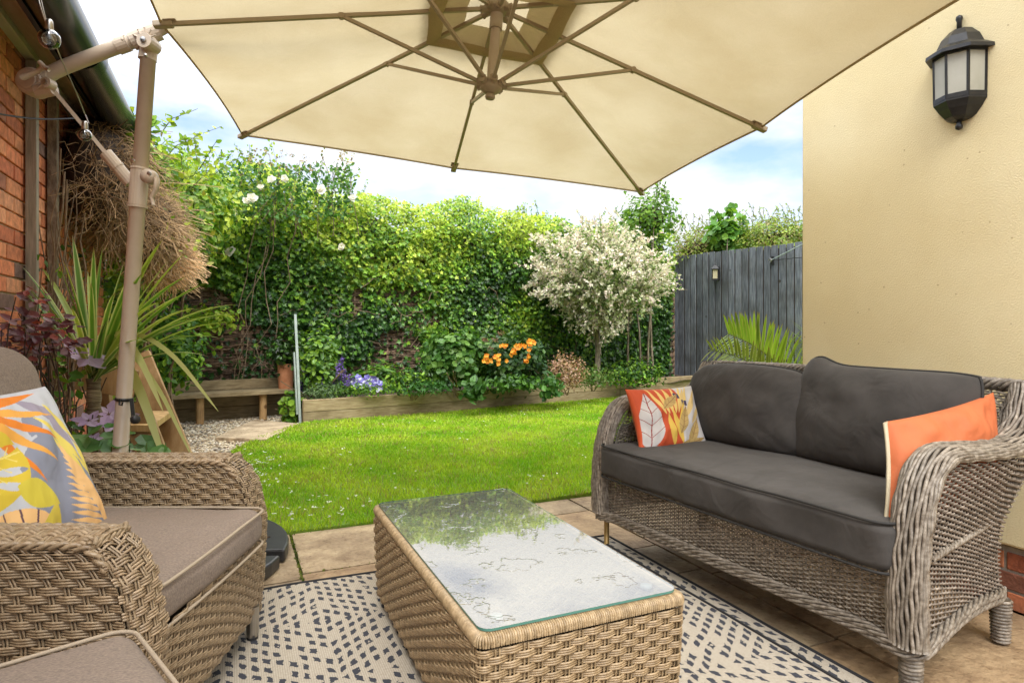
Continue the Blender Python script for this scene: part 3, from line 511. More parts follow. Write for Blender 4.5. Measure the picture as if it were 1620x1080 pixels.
for i in range(5): B.tube([top[i], bot[i]], .0075, 4)
for i in range(4):
    B.tube([top[i], top[i + 1]], .010, 4); B.tube([bot[i], bot[i + 1]], .010, 4)
B.build('frame', M['lamp_black'], LN)
fg = mat('frosted', (.62, .60, .48), (.74, .72, .62), 6, .35, .3, 60, .002, spec=.6, trans=.4)
for i in range(4):
    t_, b_ = np.array(top), np.array(bot); q = [t_[i], t_[i + 1], b_[i + 1], b_[i]]; cc = sum(q) / 4; q = [cc + (a - cc) * .9 for a in q]; n_ = nrm(np.cross(q[1] - q[0], q[3] - q[0])) * .002
    B = MB(); B.add([*(a + n_ for a in q), *(a - n_ for a in q)], [[0, 1, 2, 3], [7, 6, 5, 4], [0, 4, 5, 1], [1, 5, 6, 2], [2, 6, 7, 3], [3, 7, 4, 0]]); B.build('pane', fg, LN)
B = MB(); stack(B, [(.118, 1.94), (.118, 1.915), (.105, 1.90), (.098, 1.89), (.075, 1.868), (.07, 1.862), (.05, 1.852), (.03, 1.848)]); B.build('bowl', M['lamp_black'], LN)
B = MB(); B.lathe([(0, 1.86), (.012, 1.85), (.011, 1.838), (.017, 1.828), (.015, 1.818), (0, 1.812)], (p0[0] - .018, p0[1], 0), 10); B.build('drop_knob', M['lamp_black'], LN, smooth=True)
MB().box((p0[0] - .003, p0[1], 2.015), (.012, .23, .20)).build('back_plate', M['lamp_black'], LN, bevel=.002)
LN.scale = (.82, .80, 1.02); LN.location.z += .018

# =================================================================== GREY FENCE
F1, F2 = np.array([7.06, 8.63, 0]), np.array([7.46, 6.57, 0]); fd = nrm(F2 - F1); fn = np.cross(fd, ZU); 
FE = thing('board_fence', 'dark grey painted vertical board fence beside the cream house', 'fence', F1)
B = MB(); n = 36
for i in range(-7, n):
    c = F1 + fd * (.125 * i + .06); s = .0; z1 = 2.25 + rng.uniform(-.006, .006); ang = rng.uniform(-.01, .01) + .10
    R = np.stack([fd * math.cos(ang) + fn * math.sin(ang), -fd * math.sin(ang) + fn * math.cos(ang), ZU], 1)
    B.box((c[0] + fn[0] * .004 * (i % 2), c[1] + fn[1] * .004 * (i % 2), z1 / 2), (.112, .014, z1), R, col=rng.uniform(.75, 1.25))
B.build('boards', M['grey_fence'], FE, bevel=.003)
c = F1 + fd * 2.05 - fn * .012; MB().box((c[0], c[1], 1.1), (4.9, .006, 2.2), np.stack([fd, fn, ZU], 1)).build('gap_shade_sheet', M['dark_core'], FE)  # added dark sheet, its colour gives the board gaps their shade
B = MB()
for z in (.4, 1.2, 2.0): c = F1 + fd * 2.0 - fn * .04; R = np.stack([fd, fn, ZU], 1); B.box((c[0] - fn[0] * .02, c[1] - fn[1] * .02, z), (4.8, .04, .07), R)
B.build('rail', M['trellis'], FE)
sgn = -1 if (F1 @ FW) else 1
tocam = nrm(-(F1 + F2) / 2); tocam[2] = 0; fo = fn if fn @ tocam > 0 else -fn
# small lantern on the fence
pl = F1 + fd * .70 + fo * .05 + ZU * 1.92; r_ = nrm(pl - [0, 0, CAMZ]); 
LF = thing('fence_lantern', 'small black lantern with pale glass hung on the grey fence', 'lantern', pl)
B = MB(); B.lathe([(.0, .16), (.012, .14), (.02, .10), (.085, .045), (.085, .035), (.0, .035)], pl + fo * .05, 4); B.build('cap', M['lamp_black'], LF)
B = MB()
for a in range(4): t_ = math.pi / 2 * a; q = pl + fo * .05 + np.array([math.cos(t_) * .065, math.sin(t_) * .065, 0]); B.tube([q + ZU * .035, q - ZU * .12], .006, 4)
B.lathe([(0, -.115), (.07, -.115), (.07, -.14), (0, -.14)], pl + fo * .05, 4); B.build('frame', M['lamp_black'], LF)
B = MB(); B.lathe([(.05, .035), (.05, -.115)], pl + fo * .05, 4); B.build('pane', mat('cream_glass', (.62, .55, .34), rough=.3, trans=.3), LF)
MB().box(pl + fo * -.02 + ZU * -.02, (.05, .05, .2)).build('bracket', M['lamp_black'], LF)
# washing line hook
ph = F1 + fd * 1.66 + fo * .02 + ZU * 2.02; HK = thing('line_hook', 'dark metal hook with a taut cord on the grey fence', 'hook', ph)
MB().box(ph, (.03, .03, .12)).build('plate', M['lamp_black'], HK); e1 = at(1275, 388, 7.0)
B = MB(); B.tube([ph, ph + fo * .05], .012, 8); th_ = np.linspace(0, 5, 16); B.tube([ph + fo * .06 + np.array([0, math.cos(a) * .028, math.sin(a) * .028]) for a in th_], .006, 6); B.build('hook', M['metal'], HK)
B = MB(); B.tube([ph + fo * .05, ph + fo * .05 + fd * 1.4 + ZU * .42 + fo * .3], .008, 6); B.build('arm', M['galv'], HK)
B = MB(); B.tube([ph + fo * .05, ph + fo * .12 + fd * 1.5 - ZU * .0], .006, 6); B.build('cord', M['black_plastic'], HK)

# =================================================================== WOVEN HURDLE FENCE + HEDGE
HA, HBp = np.array([-1.0, 8.0, 0]), np.array([6.95, 8.75, 0]); hd = nrm(HBp - HA); hn = np.cross(hd, ZU)  # hn points to camera side
if hn[1] > 0: hn = -hn
npan = 4; ln = np.linalg.norm(HBp - HA) / npan
hl = ['woven willow hurdle showing behind the timber bench', 'woven willow hurdle behind the pansies and glass panel', 'ivy covered willow hurdle behind the orange flowering shrub', 'willow hurdle behind the white variegated tree']
for i in range(npan):
    a = HA + hd * ln * i; b = HA + hd * (ln * (i + 1) - .03); TH_ = thing('woven_hurdle', hl[i], 'fence', a, 'woven willow hurdles along the back')
    B = MB(); weave(B, bilin(a, b, b + ZU * 1.85, a + ZU * 1.85), 9, 78, r=.012, A=.018, group=2, per=5, flat=.9, twin=0, vert=False, jit=.5, cc=(.5, 1.5), sgn=1); B.build('woven_rods', M['willow_rod'], TH_)
    B = MB()
    for j in range(10): q = a + (b - a) * j / 9; B.tube([q, q + ZU * 1.95], .016, 6, col=1.6)
    B.build('uprights', M['willow_rod'], TH_)
a = np.array([-1.0, 5.85, 0]); b = np.array([-1.0, 7.95, 0]); TH_ = thing('woven_hurdle', 'willow hurdle on the left side beyond the end of the brick house', 'fence', a, 'woven willow hurdles along the back')
B = MB(); weave(B, bilin(a, b, b + ZU * 1.85, a + ZU * 1.85), 9, 78, r=.012, A=.018, group=2, per=5, flat=.9, twin=0, vert=False, jit=.5, cc=(.5, 1.5)); B.build('woven_rods', M['willow_rod'], TH_)
# hedge leaves: pos along path s (0..8), height z
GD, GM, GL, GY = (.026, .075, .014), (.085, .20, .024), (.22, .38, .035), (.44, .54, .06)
def htop(x): return 2.75 + .10 * np.sin(x * 1.9) + .07 * np.sin(x * 4.7 + 1) - .03 * x + np.where(x < .6, .12, 0)
HG = thing('ivy_hedge', 'tall ivy covered hedge along the back of the lawn', 'hedge', HA)
n = 95000; sx_ = rng.uniform(-.1, 7.82, n); zz = rng.uniform(.02, 1, n) ** .9 * (htop(sx_) + .12)
P = HA + hd * sx_[:, None] + ZU * zz[:, None]
# real gaps where the hurdle shows
X = P[:, 0]; hole = np.zeros(n)
for (cx, cz, rx, rz, st) in ((-.25, .95, .42, .55, .95), (.35, .7, .42, .35, .85), (-.35, .55, .4, .3, .8), (2.0, .75, .34, .28, .92), (1.75, .45, .5, .2, .8), (2.05, 1.45, .38, .16, .8), (2.3, 1.15, .28, .14, .75), (1.2, 1.3, .35, .12, .5), (2.1, 1.85, .25, .1, .6), (3.0, .55, .7, .2, .6)):
    g = ((X - cx) / rx) ** 2 + ((zz - cz) / rz) ** 2; hole = np.maximum(hole, st * (g < 1 + .5 * vn(P[:, :3], 4.0, 3)))
lump = vn(P, 1.7, 1.0) * .55 + vn(P, 4.5, 8.0) * .35
k = (rng.random(n) > hole) & (lump > -.22 - .3 * rng.random(n)); P, X, zz, lump, hole = P[k], X[k], zz[k], lump[k], hole[k]; n = len(P)
bulge = np.clip((zz - 1.5) / 1.2, 0, 1); off = .06 + .10 * np.clip(lump + .3, 0, 1) + bulge * (.28 + .30 * lump) ; tp = np.clip((zz - htop(X) + .35) / .5, 0, 1); off = off - tp ** 2 * .5
dep = rng.uniform(-.16, .05, n) + off; dep = np.where(zz > 1.9, dep - rng.random(n) * .5 * (rng.random(n) < .4), dep); dep = np.where(zz < 1.9, np.maximum(dep, .035), dep)
P = P + hn * dep[:, None]
N = hn + rng.normal(0, .55, (n, 3)) + ZU * (.35 + .7 * tp[:, None] + .3 * bulge[:, None])
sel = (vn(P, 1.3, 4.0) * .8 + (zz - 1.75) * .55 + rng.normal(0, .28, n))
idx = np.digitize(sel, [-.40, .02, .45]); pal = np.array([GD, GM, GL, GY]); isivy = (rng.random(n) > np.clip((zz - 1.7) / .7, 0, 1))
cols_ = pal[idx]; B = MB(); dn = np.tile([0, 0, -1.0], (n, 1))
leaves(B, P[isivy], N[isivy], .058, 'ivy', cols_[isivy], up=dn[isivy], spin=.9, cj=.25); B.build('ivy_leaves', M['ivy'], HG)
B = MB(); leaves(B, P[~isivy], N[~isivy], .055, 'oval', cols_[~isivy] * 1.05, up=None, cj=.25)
# shoots above the top
for i in range(170):
    s = rng.uniform(-.1, 7.7); b0 = HA + hd * s + ZU * (htop(HA[0] + s) - .15) + hn * rng.uniform(-.3, .25); h = rng.uniform(.15, .42) * (1.35 if s < 2.6 else .75)
    w_ = wisp(b0, (rng.normal(0, .35), rng.normal(0, .3), 1), h, (rng.normal(0, .25), rng.normal(0, .2), -.05), 7)
    B.tube(w_, np.linspace(.004, .0015, 7), 4, cap=False, col=(.12, .13, .04)); m = int(h * 60); t_ = rng.uniform(.1, 1, m); q = pathfn(w_)(t_)
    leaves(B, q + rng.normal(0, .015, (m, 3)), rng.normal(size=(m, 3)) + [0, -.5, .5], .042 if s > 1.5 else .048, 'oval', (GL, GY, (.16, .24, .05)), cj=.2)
B.build('top_foliage', M['leaf'], HG)
B = MB()
for i in range(120):                                        # bare ivy stems that wander over the hurdle
    s = rng.uniform(.0, 7.6); z = rng.uniform(.3, 2.0); b0 = HA + hd * s + ZU * z + hn * rng.uniform(.06, .16); w_ = wisp(b0, hd * rng.normal(0, 1) + ZU * rng.normal(.5, .7), rng.uniform(.2, .8), (0, 0, -.3), 9, .06); B.tube(w_, rng.uniform(.002, .006), 4, cap=False)
B.build('stems', M['twig'], HG)
# woody core behind the upper leaves so the sky does not show through
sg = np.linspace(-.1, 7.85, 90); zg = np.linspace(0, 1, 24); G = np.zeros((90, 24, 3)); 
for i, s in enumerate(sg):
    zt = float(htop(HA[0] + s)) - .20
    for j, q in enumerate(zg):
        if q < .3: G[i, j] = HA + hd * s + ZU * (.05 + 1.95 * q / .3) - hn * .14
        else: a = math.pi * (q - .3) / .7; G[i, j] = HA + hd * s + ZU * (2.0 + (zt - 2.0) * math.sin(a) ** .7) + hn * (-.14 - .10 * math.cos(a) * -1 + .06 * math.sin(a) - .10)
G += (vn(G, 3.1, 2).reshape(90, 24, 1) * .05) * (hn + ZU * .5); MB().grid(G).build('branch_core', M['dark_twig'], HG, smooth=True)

# shrubby end of the garden beside the brick wall, lime climber over the gutter end
CL = thing('lime_climber', 'lime green leafy climber spilling over the gutter end', 'climber', (-.7, 5.6, 0)); B = MB()
for c, r, n in (((-.75, 5.7, 2.15), (.40, .55, .42), 4200), ((-.50, 6.5, 2.15), (.50, .6, .45), 5200), ((-.42, 7.3, 2.18), (.55, .55, .5), 4800), ((-.8, 7.0, 1.2), (.25, .9, 1.1), 2600), ((-.42, 6.1, 1.85), (.30, .4, .25), 1200), ((-.85, 6.6, .8), (.2, 1.0, .8), 1800), ((-.9, 6.0, 1.6), (.2, .4, .6), 1000)):
    cloud(B, c, r, n, .062, 'oval', (GL, GY, (.2, .3, .05), GM), shell=.3, seed=c[1])
for i in range(60):
    b0 = np.array([rng.uniform(-1.0, -.2), rng.uniform(4.6, 7.6), 2.2 + rng.uniform(-.2, .1)]); h = rng.uniform(.2, .45); w_ = wisp(b0, (rng.normal(.25, .4), rng.normal(0, .3), 1), h, (rng.normal(.2, .25), 0, -.15), 7)
    B.tube(w_, np.linspace(.004, .0015, 7), 4, cap=False, col=(.14, .16, .04)); m = int(h * 48); q = pathfn(w_)(rng.uniform(.1, 1, m)); leaves(B, q, rng.normal(size=(m, 3)) + [0, -.4, .6], .05, 'oval', (GY, (.22, .32, .05), GL))
for i in range(12):
    b0 = at(rng.uniform(150, 190), rng.uniform(205, 250), 3.9); m = 26; w_ = wisp(b0 - ZU * .1, (rng.normal(.3, .3), .1, 1), .3, (.2, 0, -.2), 6); B.tube(w_, .003, 4, cap=False, col=(.14, .16, .04)); leaves(B, pathfn(w_)(rng.random(m)), rng.normal(size=(m, 3)) + [.3, -.5, .6], .075, 'oval', (GL, (.14, .26, .04)))
B.build('foliage', M['leaf'], CL)
B = MB()
for i in range(14): w_ = wisp((-.75 + rng.normal(0, .05), rng.uniform(5.5, 7.6), 0), (rng.normal(0, .1), 0, 1), 2.0, (.1, 0, 0), 10, .03); B.tube(w_, .012, 5)
B.build('stems', M['twig'], CL)
# leafy shrub in the corner behind the step stand
SH = thing('corner_shrub', 'bright green leafy shrub behind the timber step stand', 'shrub', (-.6, 6.9, 0)); B = MB()
cloud(B, at(262, 560, 5.9), (.34, .5, .42), 1700, .07, 'oval', (GM, GL, (.06, .16, .03)), shell=.2, seed=3); cloud(B, at(330, 505, 6.9), (.35, .3, .16), 420, .07, 'oval', (GL, GY), shell=.2, seed=5); B.build('foliage', M['leaf'], SH)
B = MB()
for i in range(9): B.tube(wisp((-.6 + rng.normal(0, .06), 6.5 + rng.normal(0, .1), 0), (rng.normal(0, .25), rng.normal(0, .25), 1), .8, (0, 0, 0)), .008, 5)
B.build('stems', M['twig'], SH)

# dry straw-like clump of dead climber on the brick wall
ST = thing('dead_climber', 'dry straw brown dead climber hanging in a clump on the brick wall', 'dead climber', (-.8, 4.6, 1.0)); B = MB()
def strands(c, r, n, dr, spread, ln, col, rad=.0026):
    for i in range(n):
        d = nrm(rng.normal(size=3)); d[0] = abs(d[0]); p = np.asarray(c) + d * r * rng.uniform(.55, 1.0); p[0] = max(p[0], WX + .02)
        w_ = wisp(p, np.asarray(dr) + rng.normal(0, spread, 3), ln * rng.uniform(.5, 1.3), (rng.normal(0, .35), rng.normal(0, .3), -.35), 6, .05 if rng.random() < .5 else .16); w_[:, 0] = np.maximum(w_[:, 0], WX + .01)
        B.tube(w_, rad * rng.uniform(.6, 1.4), 3, cap=False, col=np.array(col) * rng.uniform(.5, 1.35))
c1 = at(165, 285, 4.0); c2 = at(235, 365, 4.5); c3 = at(254, 400, 4.7)
strands(c1, (.22, .55, .40), 3000, (.15, .2, -.6), 1.1, .20, (.72, .60, .46), .0019); strands(c2, (.19, .42, .32), 3000, (.3, .0, -.5), 1.0, .16, (1.1, .97, .80), .0019); strands(c3, (.16, .30, .17), 2600, (.8, -.2, -.7), .62, .13, (1.9, 1.7, 1.45), .0018)
B.build('dry_strands', M['straw'], ST)
B = MB(); q = np.array([c1 + [.15, -.1, .3], c1 + [.2, .1, .1], c2 + [.2, -.1, .3], c2 + [.2, -.2, -.1]])[rng.integers(0, 4, 160)] + rng.normal(0, .13, (160, 3)); leaves(B, q, rng.normal(size=(160, 3)) + [0, -.6, .5], .05, 'oval', (GL, GY, (.3, .3, .05))); B.build('green_leaves', M['leaf'], ST)
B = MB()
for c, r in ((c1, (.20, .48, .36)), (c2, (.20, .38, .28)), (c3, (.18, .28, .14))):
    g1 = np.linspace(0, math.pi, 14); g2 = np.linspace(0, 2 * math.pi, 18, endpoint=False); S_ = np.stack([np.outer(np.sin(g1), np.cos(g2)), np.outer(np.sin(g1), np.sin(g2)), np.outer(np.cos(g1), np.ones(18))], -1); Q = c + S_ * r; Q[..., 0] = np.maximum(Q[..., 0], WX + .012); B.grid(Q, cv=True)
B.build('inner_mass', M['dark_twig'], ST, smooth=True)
# trellis posts
for (u, d, ztop, lb) in ((51, 2.72, 2.33, 'grey timber trellis post nearest on the brick wall'), (84, 3.15, 2.30, 'dark timber trellis post behind the nearer one')):
    q = ray(u, 515) * ((WX + .035) / ray(u, 515)[0]); B = MB(); B.box((WX + .035, q[1], ztop / 2), (.045, .045, ztop)); o = tag(B.build('trellis_post', M['trellis'] if u == 51 else M['bark'], bevel=.003), lb, 'post', 'trellis posts on the brick wall')
ST2 = thing('bare_climber', 'tangle of bare dark climber stems on the brick wall', 'climber', (-.8, 3.3, 0)); B = MB()
for i in range(34):
    y = rng.uniform(3.75, 4.25); w_ = wisp((WX + rng.uniform(.02, .12), y, 0), (.02, rng.normal(0, .08), 1), rng.uniform(.8, 2.0), (rng.normal(0, .03), rng.normal(0, .08), 0), 12, .018); w_[:, 0] = np.maximum(w_[:, 0], WX + .01); B.tube(w_, rng.uniform(.002, .005), 5, cap=False)
B.build('stems', M['twig'], ST2)
B = MB(); p = np.c_[rng.uniform(WX + .03, WX + .15, 150), rng.uniform(3.7, 4.7, 150), rng.uniform(.1, 1.5, 150)]; leaves(B, p, rng.normal(size=(150, 3)) + [1, -.6, .4], .045, 'oval', (GM, GD, GL)); B.build('leaves', M['leaf'], ST2)
# wires along wall
B = MB(); a = at(-40, 172, 2.5); b = at(118, 187, 3.1); B.tube([a + (b - a) * t + ZU * -.02 * math.sin(math.pi * t) for t in np.linspace(0, 1, 9)], .004, 6); tag(B.build('black_cable', M['black_plastic']), 'thin black cable stretched along the brick wall', 'cable')

# =================================================================== BENCH, BED
BN = thing('timber_bench', 'low weathered timber bench on round posts before the hurdle', 'bench', (.0, 7.6, 0))
def board(B, a, b, w_, t, z, col=1.0, side=None):          # board from a to b (xy), width w_ back, thickness t, bottom z
    a = np.array([*a, 0.0]); b = np.array([*b, 0.0]); d = nrm(b - a); n_ = np.array([-d[1], d[0], 0]); c = (a + b) / 2 + n_ * w_ / 2; R = np.stack([d, n_, ZU], 1); B.box((c[0], c[1], z + t / 2), (np.linalg.norm(b - a), w_, t), R, col=col)
b0, b1 = (-.78, 7.30), (.62, 7.52)
B = MB(); board(B, b0, b1, .15, .045, .285); board(B, (b0[0] - .01, b0[1] + .158), (b1[0], b1[1] + .158), .15, .045, .285, .85); B.build('seat', M['bench_wood'], BN, bevel=.005)
B = MB(); board(B, (b0[0] - .03, b0[1] + .32), (b1[0], b1[1] + .32), .05, .11, .33, .9); B.build('back_rail', M['bench_wood'], BN, bevel=.006)
B = MB(); board(B, (b0[0] - .03, b0[1] + .33), (b1[0], b1[1] + .33), .04, .14, .145, .8); board(B, (b0[0] - .03, b0[1] + .33), (b1[0], b1[1] + .33), .04, .14, 0, .7); B.build('back_boards', M['bench_wood'], BN, bevel=.004)
for x, y in ((-.33, 7.47), (.30, 7.56), (-.74, 7.42)): B = MB(); B.lathe([(0, .284), (.036, .284), (.04, .27), (.04, 0)], (x, y, 0), 14, col=1.1); B.build('leg', M['step_wood'], BN, smooth=False)
BD = thing('raised_bed', 'raised flower bed edged with two courses of timber sleepers', 'raised bed', (.7, 7, 0)); B = MB()
seg = [((.673, 6.966), (3.786, 7.446), 1.0), ((3.795, 7.448), (5.1, 7.66), 1.12), ((5.11, 7.662), (7.1, 7.98), .95)]
for a, b, c in seg: board(B, a, b, .055, .128, .132, c); board(B, (a[0], a[1] + .004), (b[0], b[1] + .004), .05, .130, 0, c * .82)
for z, c in ((.0, .75), (.132, .9)): board(B, (.672, 8.05), (.672, 6.968 + .06), .05, .128, z, c)
B.build('sleepers', M['sleeper'], BD, bevel=.006)
B = MB(); B.grid(np.array([[[x, bed_front(x) + .05 + (HA[1] + (x - HA[0]) * .095 - bed_front(x)) * t, .19 + .02 * math.sin(x * 9 + t * 7)] for t in np.linspace(0, 1, 8)] for x in np.linspace(.70, 7.1, 60)])); B.build('soil', M['soil'], BD, smooth=True)
# pot
pp = np.array([.545, 7.64, .33]); PT = thing('clay_pot', 'terracotta pot with dark ivy on the right end of the bench', 'plant pot', pp)
B = MB(); B.lathe([(0, 0), (.078, 0), (.092, .26), (.096, .285), (.088, .285), (.082, .25), (0, .25)], pp, 24); B.build('pot', M['terracotta'], PT, smooth=False)
B = MB(); cloud(B, pp + [0, 0, .42], (.24, .2, .22), 700, .055, 'ivy', (GD, (.03, .05, .02), GM), shell=.1); B.build('foliage', M['ivy'], PT)
TP = thing('trailing_plant', 'small green plant trailing below the clay pot', 'plant', (.52, 7.36, 0)); B = MB(); q = gz(462, 668); cloud(B, (q[0], q[1] + .0, .16), (.15, .12, .2), 170, .07, 'round', (GM, GL), shell=.2); B.build('foliage', M['leaf'], TP)
B = MB(); [B.tube(wisp((q[0], q[1], 0), rng.normal(0, .4, 3) + ZU, .3), .004, 4) for i in range(5)]; B.build('stems', M['twig'], TP)
# glass panel on its post
GP = thing('glass_panel', 'slim glass panel on a galvanised post at the end of the raised bed', 'glass panel', (.62, 6.93, 0))
a0 = gz(474, 690); a0 = np.array([.61, 6.9, .05]); top = at(467, 497, 6.72); bt = at(475, 655, 6.72); dd = nrm(np.array([bt[0], bt[1], 0])) ; sd_ = np.array([dd[1], -dd[0], 0])
B = MB(); q = [bt - sd_ * .0, top, top + dd * .62 - ZU * .06, bt + dd * .62]; tk = sd_ * .006; B.add([*(a + tk for a in q), *(a - tk for a in q)], [[0, 1, 2, 3], [7, 6, 5, 4], [0, 4, 5, 1], [1, 5, 6, 2], [2, 6, 7, 3], [3, 7, 4, 0]]); B.build('pane', M['pane'], GP)
B = MB(); B.tube([bt - ZU * .12, bt + (top - bt) * .5, top], .018, 4); B.tube([bt - sd_ * .03 - ZU * .0, bt - sd_ * .03 + (top - bt) * .62], .012, 6); B.build('post', M['galv'], GP)
# solar light
q = gz(607, 628, .2); q = np.array([q[0], q[1], .19]); SO = thing('solar_light', 'small glass globe light on a thin stake among the pansies', 'garden light', q)
B = MB(); B.tube([q, q + ZU * .13], .007, 6); B.build('stake', M['metal'], SO); B = MB(); B.lathe([(0, .0), (.03, .008), (.045, .04), (.03, .075), (0, .085)], q + ZU * .125, 14); B.build('globe', mat('globe', (.55, .58, .6), rough=.1, spec=.8), SO, smooth=True)

# =================================================================== BED PLANTS
def plant(name, label, cat, u, v, d, rad, n, size, kind, cols, group=None, mat_='leaf', stems=6, shell=.25, low=-.9, **k):
    c = at(u, v, d); t_ = thing(name, label, cat, (c[0], c[1], .2), group); B = MB(); cloud(B, c, rad, n, size, kind, cols, shell=shell, low=low, seed=u * .01, **k); B.build('foliage', M[mat_], t_)
    if stems:
        B = MB()
        for i in range(stems):
            dr = nrm(rng.normal(0, 1, 3) * [1, 1, 0] + [0, 0, 1.4]); B.tube(wisp((c[0] + rng.normal(0, .03), c[1] + rng.normal(0, .03), .19), dr, max(.12, (c[2] - .19) * 1.1), (0, 0, 0)), .006, 4)
        B.build('stems', M['twig'], t_)
    return t_, c
def blooms(t_, pts, size, cols, petals=5, name='flower', rows=2, face=None, kind='round', curl=.4):
    for p in pts:
        B = MB(); f = nrm(np.asarray(face if face is not None else (-.35, -1, .35)) + rng.normal(0, .3, 3)); a = nrm(np.cross(f, ZU)); b = np.cross(a, f)
        for r_ in range(rows):
            g = np.arange(petals) * 2 * math.pi / petals + r_ * .6 + rng.uniform(0, 1); D_ = a[None] * np.cos(g)[:, None] + b[None] * np.sin(g)[:, None]
            leaves(B, np.tile(p, (petals, 1)) + D_ * size * .05, np.tile(f, (petals, 1)) - D_ * (curl + .45 * r_), size * (.55 - .12 * r_), kind, cols, up=D_ + f * (curl + .5 * r_), cj=.08)
        B.build(name, M['petal'], t_)
plant('mint_plant', 'fresh green upright leafy plant beside the glass panel', 'plant', 505, 572, 7.0, (.27, .2, .40), 900, .065, 'oval', (GL, (.16, .28, .06), (.09, .2, .04)))
plant('sage_clump', 'grey green fine leaved clump spilling over the sleeper end', 'plant', 510, 618, 6.85, (.26, .12, .11), 600, .05, 'thin', ((.12, .2, .08), (.18, .26, .12)), stems=0, upb=.9)
# catmint with purple spikes
CM = thing('catmint', 'catmint with purple flower spikes behind the timber edge', 'plant', (1.1, 7.2, .2)); B = MB(); BF = MB()
for i, (u, v) in enumerate([(486, 600), (497, 596), (511, 603), (522, 596), (526, 610), (540, 572), (537, 596), (543, 606), (551, 600), (478, 612), (535, 583), (529, 604), (545, 590)]):
    p = at(u, v, 7.0 + rng.uniform(-.08, .1)); b0 = np.array([p[0] + rng.normal(0, .03), p[1] + .05, .2]); B.tube([b0, (b0 + p) / 2 + rng.normal(0, .01, 3), p + ZU * .05], .003, 4, col=(.1, .16, .05))
    BF = MB()
    for q in range(6): leaves(BF, np.tile(p + ZU * (q * .018 - .05), (9, 1)) + rng.normal(0, .012, (9, 3)), rng.normal(size=(9, 3)) + [0, -1, .3], .022, 'round', ((.16, .10, .36), (.24, .15, .48), (.10, .06, .22)))
    BF.build('flower_spike', M['petal'], CM)
cloud(B, at(535, 618, 7.0), (.42, .14, .12), 700, .035, 'oval', ((.07, .15, .04), GM, GL), shell=.1); B.build('foliage', M['leaf'], CM)
t_, c = plant('pansies', 'low clump of blue and white pansies behind the sleeper', 'flowers', 590, 614, 6.98, (.33, .12, .09), 420, .035, 'oval', (GM, GL), stems=0)
pts = [at(u, v, 6.93) for u, v in ((560, 603), (566, 597), (572, 606), (578, 601), (575, 611), (585, 608), (591, 600), (594, 609), (600, 606), (588, 614), (598, 614), (564, 609), (582, 597), (603, 613), (570, 600), (595, 603), (580, 608))]
blooms(t_, pts, .075, ((.62, .64, .82), (.30, .27, .68), (.75, .75, .86), (.2, .16, .5)), rows=2)
plant('hosta_clump', 'bright strappy green clump below the bare hurdle patch', 'plant', 600, 592, 7.35, (.28, .12, .15), 140, .17, 'thin', (GL, GM), stems=0, upb=1.6)
plant('low_perennial', 'low dark green perennial between pansies and fern', 'plant', 650, 603, 7.2, (.25, .16, .14), 450, .05, 'oval', (GM, GL, GD))
plant('fern', 'dark green fern fronds low behind the timber edge', 'fern', 675, 612, 7.15, (.3, .12, .08), 420, .075, 'thin', ((.05, .14, .03), (.07, .2, .04)), stems=0)
plant('broadleaf_shrub', 'mid green broad leaved shrub left of the orange flowers', 'shrub', 722, 565, 7.5, (.42, .28, .33), 1300, .078, 'round', ((.06, .15, .03), (.09, .2, .04), (.14, .26, .05)), shell=.4)
t_, c = plant('azalea', 'azalea shrub with clusters of bright orange flowers', 'shrub', 808, 575, 7.75, (.55, .35, .40), 2200, .07, 'oval', ((.025, .07, .02), (.04, .10, .025), (.07, .14, .03)), shell=.4)
t_['category'] = 'shrub'
for u, v, s in ((770, 566, 1.0), (789, 565, 1.15), (813, 555, 1.15), (825, 549, 1.1), (839, 543, 1.0), (837, 555, .7), (834, 570, .8), (799, 547, .7)):
    B = MB(); p = at(u, v, 7.33)
    for q in range(7):
        pc_ = p + rng.normal(0, .026, 3) * s; f = nrm(rng.normal(0, .5, 3) + [-.4, -1, .3]); a = nrm(np.cross(f, ZU)); b = np.cross(a, f); g = np.arange(5) * 1.2566 + rng.random() * 2; D_ = a * np.cos(g)[:, None] + b * np.sin(g)[:, None]
        leaves(B, pc_ + D_ * .003, f - D_ * .5, .031 * s, 'round', ((.80, .33, .02), (.88, .42, .04), (.76, .26, .02)), up=D_ + f * .5)
    B.build('flower_cluster', M['petal'], t_)
for u, v in ((784, 537), (793, 527), (775, 551), (766, 538)): B = MB(); cloud(B, at(u, v, 7.33), (.045, .04, .035), 40, .035, 'thin', ((.28, .13, .08), (.2, .12, .06)), shell=.1); B.build('spent_flower', M['petal'], t_)
plant('trailing_perennial', 'dark leafed perennial hanging over the sleeper front', 'plant', 748, 618, 7.12, (.13, .08, .13), 130, .10, 'oval', ((.05, .13, .03), (.08, .18, .04)), stems=0, upb=-.2)
plant('pointed_perennial', 'pointed green leaves drooping over the sleeper below the bronze shrub', 'plant', 872, 612, 7.45, (.16, .08, .15), 150, .09, 'oval', ((.05, .14, .03), (.09, .2, .04)), stems=0, upb=-.1)
plant('low_green_clump', 'low green clump under the orange flowers', 'plant', 815, 606, 7.3, (.4, .12, .10), 420, .06, 'oval', (GM, (.05, .12, .03)), stems=0)
plant('bronze_shrub', 'small pink and bronze leaved shrub right of the orange flowers', 'shrub', 895, 590, 7.75, (.27, .22, .25), 1500, .032, 'oval', ((.38, .20, .13), (.46, .30, .18), (.30, .22, .10), (.5, .33, .25)), shell=.3, mat_='matte_leaf')
plant('herb_clump', 'yellow green herb clump beneath the white tree', 'plant', 940, 597, 8.2, (.32, .2, .17), 900, .035, 'oval', ((.12, .18, .04), (.16, .2, .05), GM))
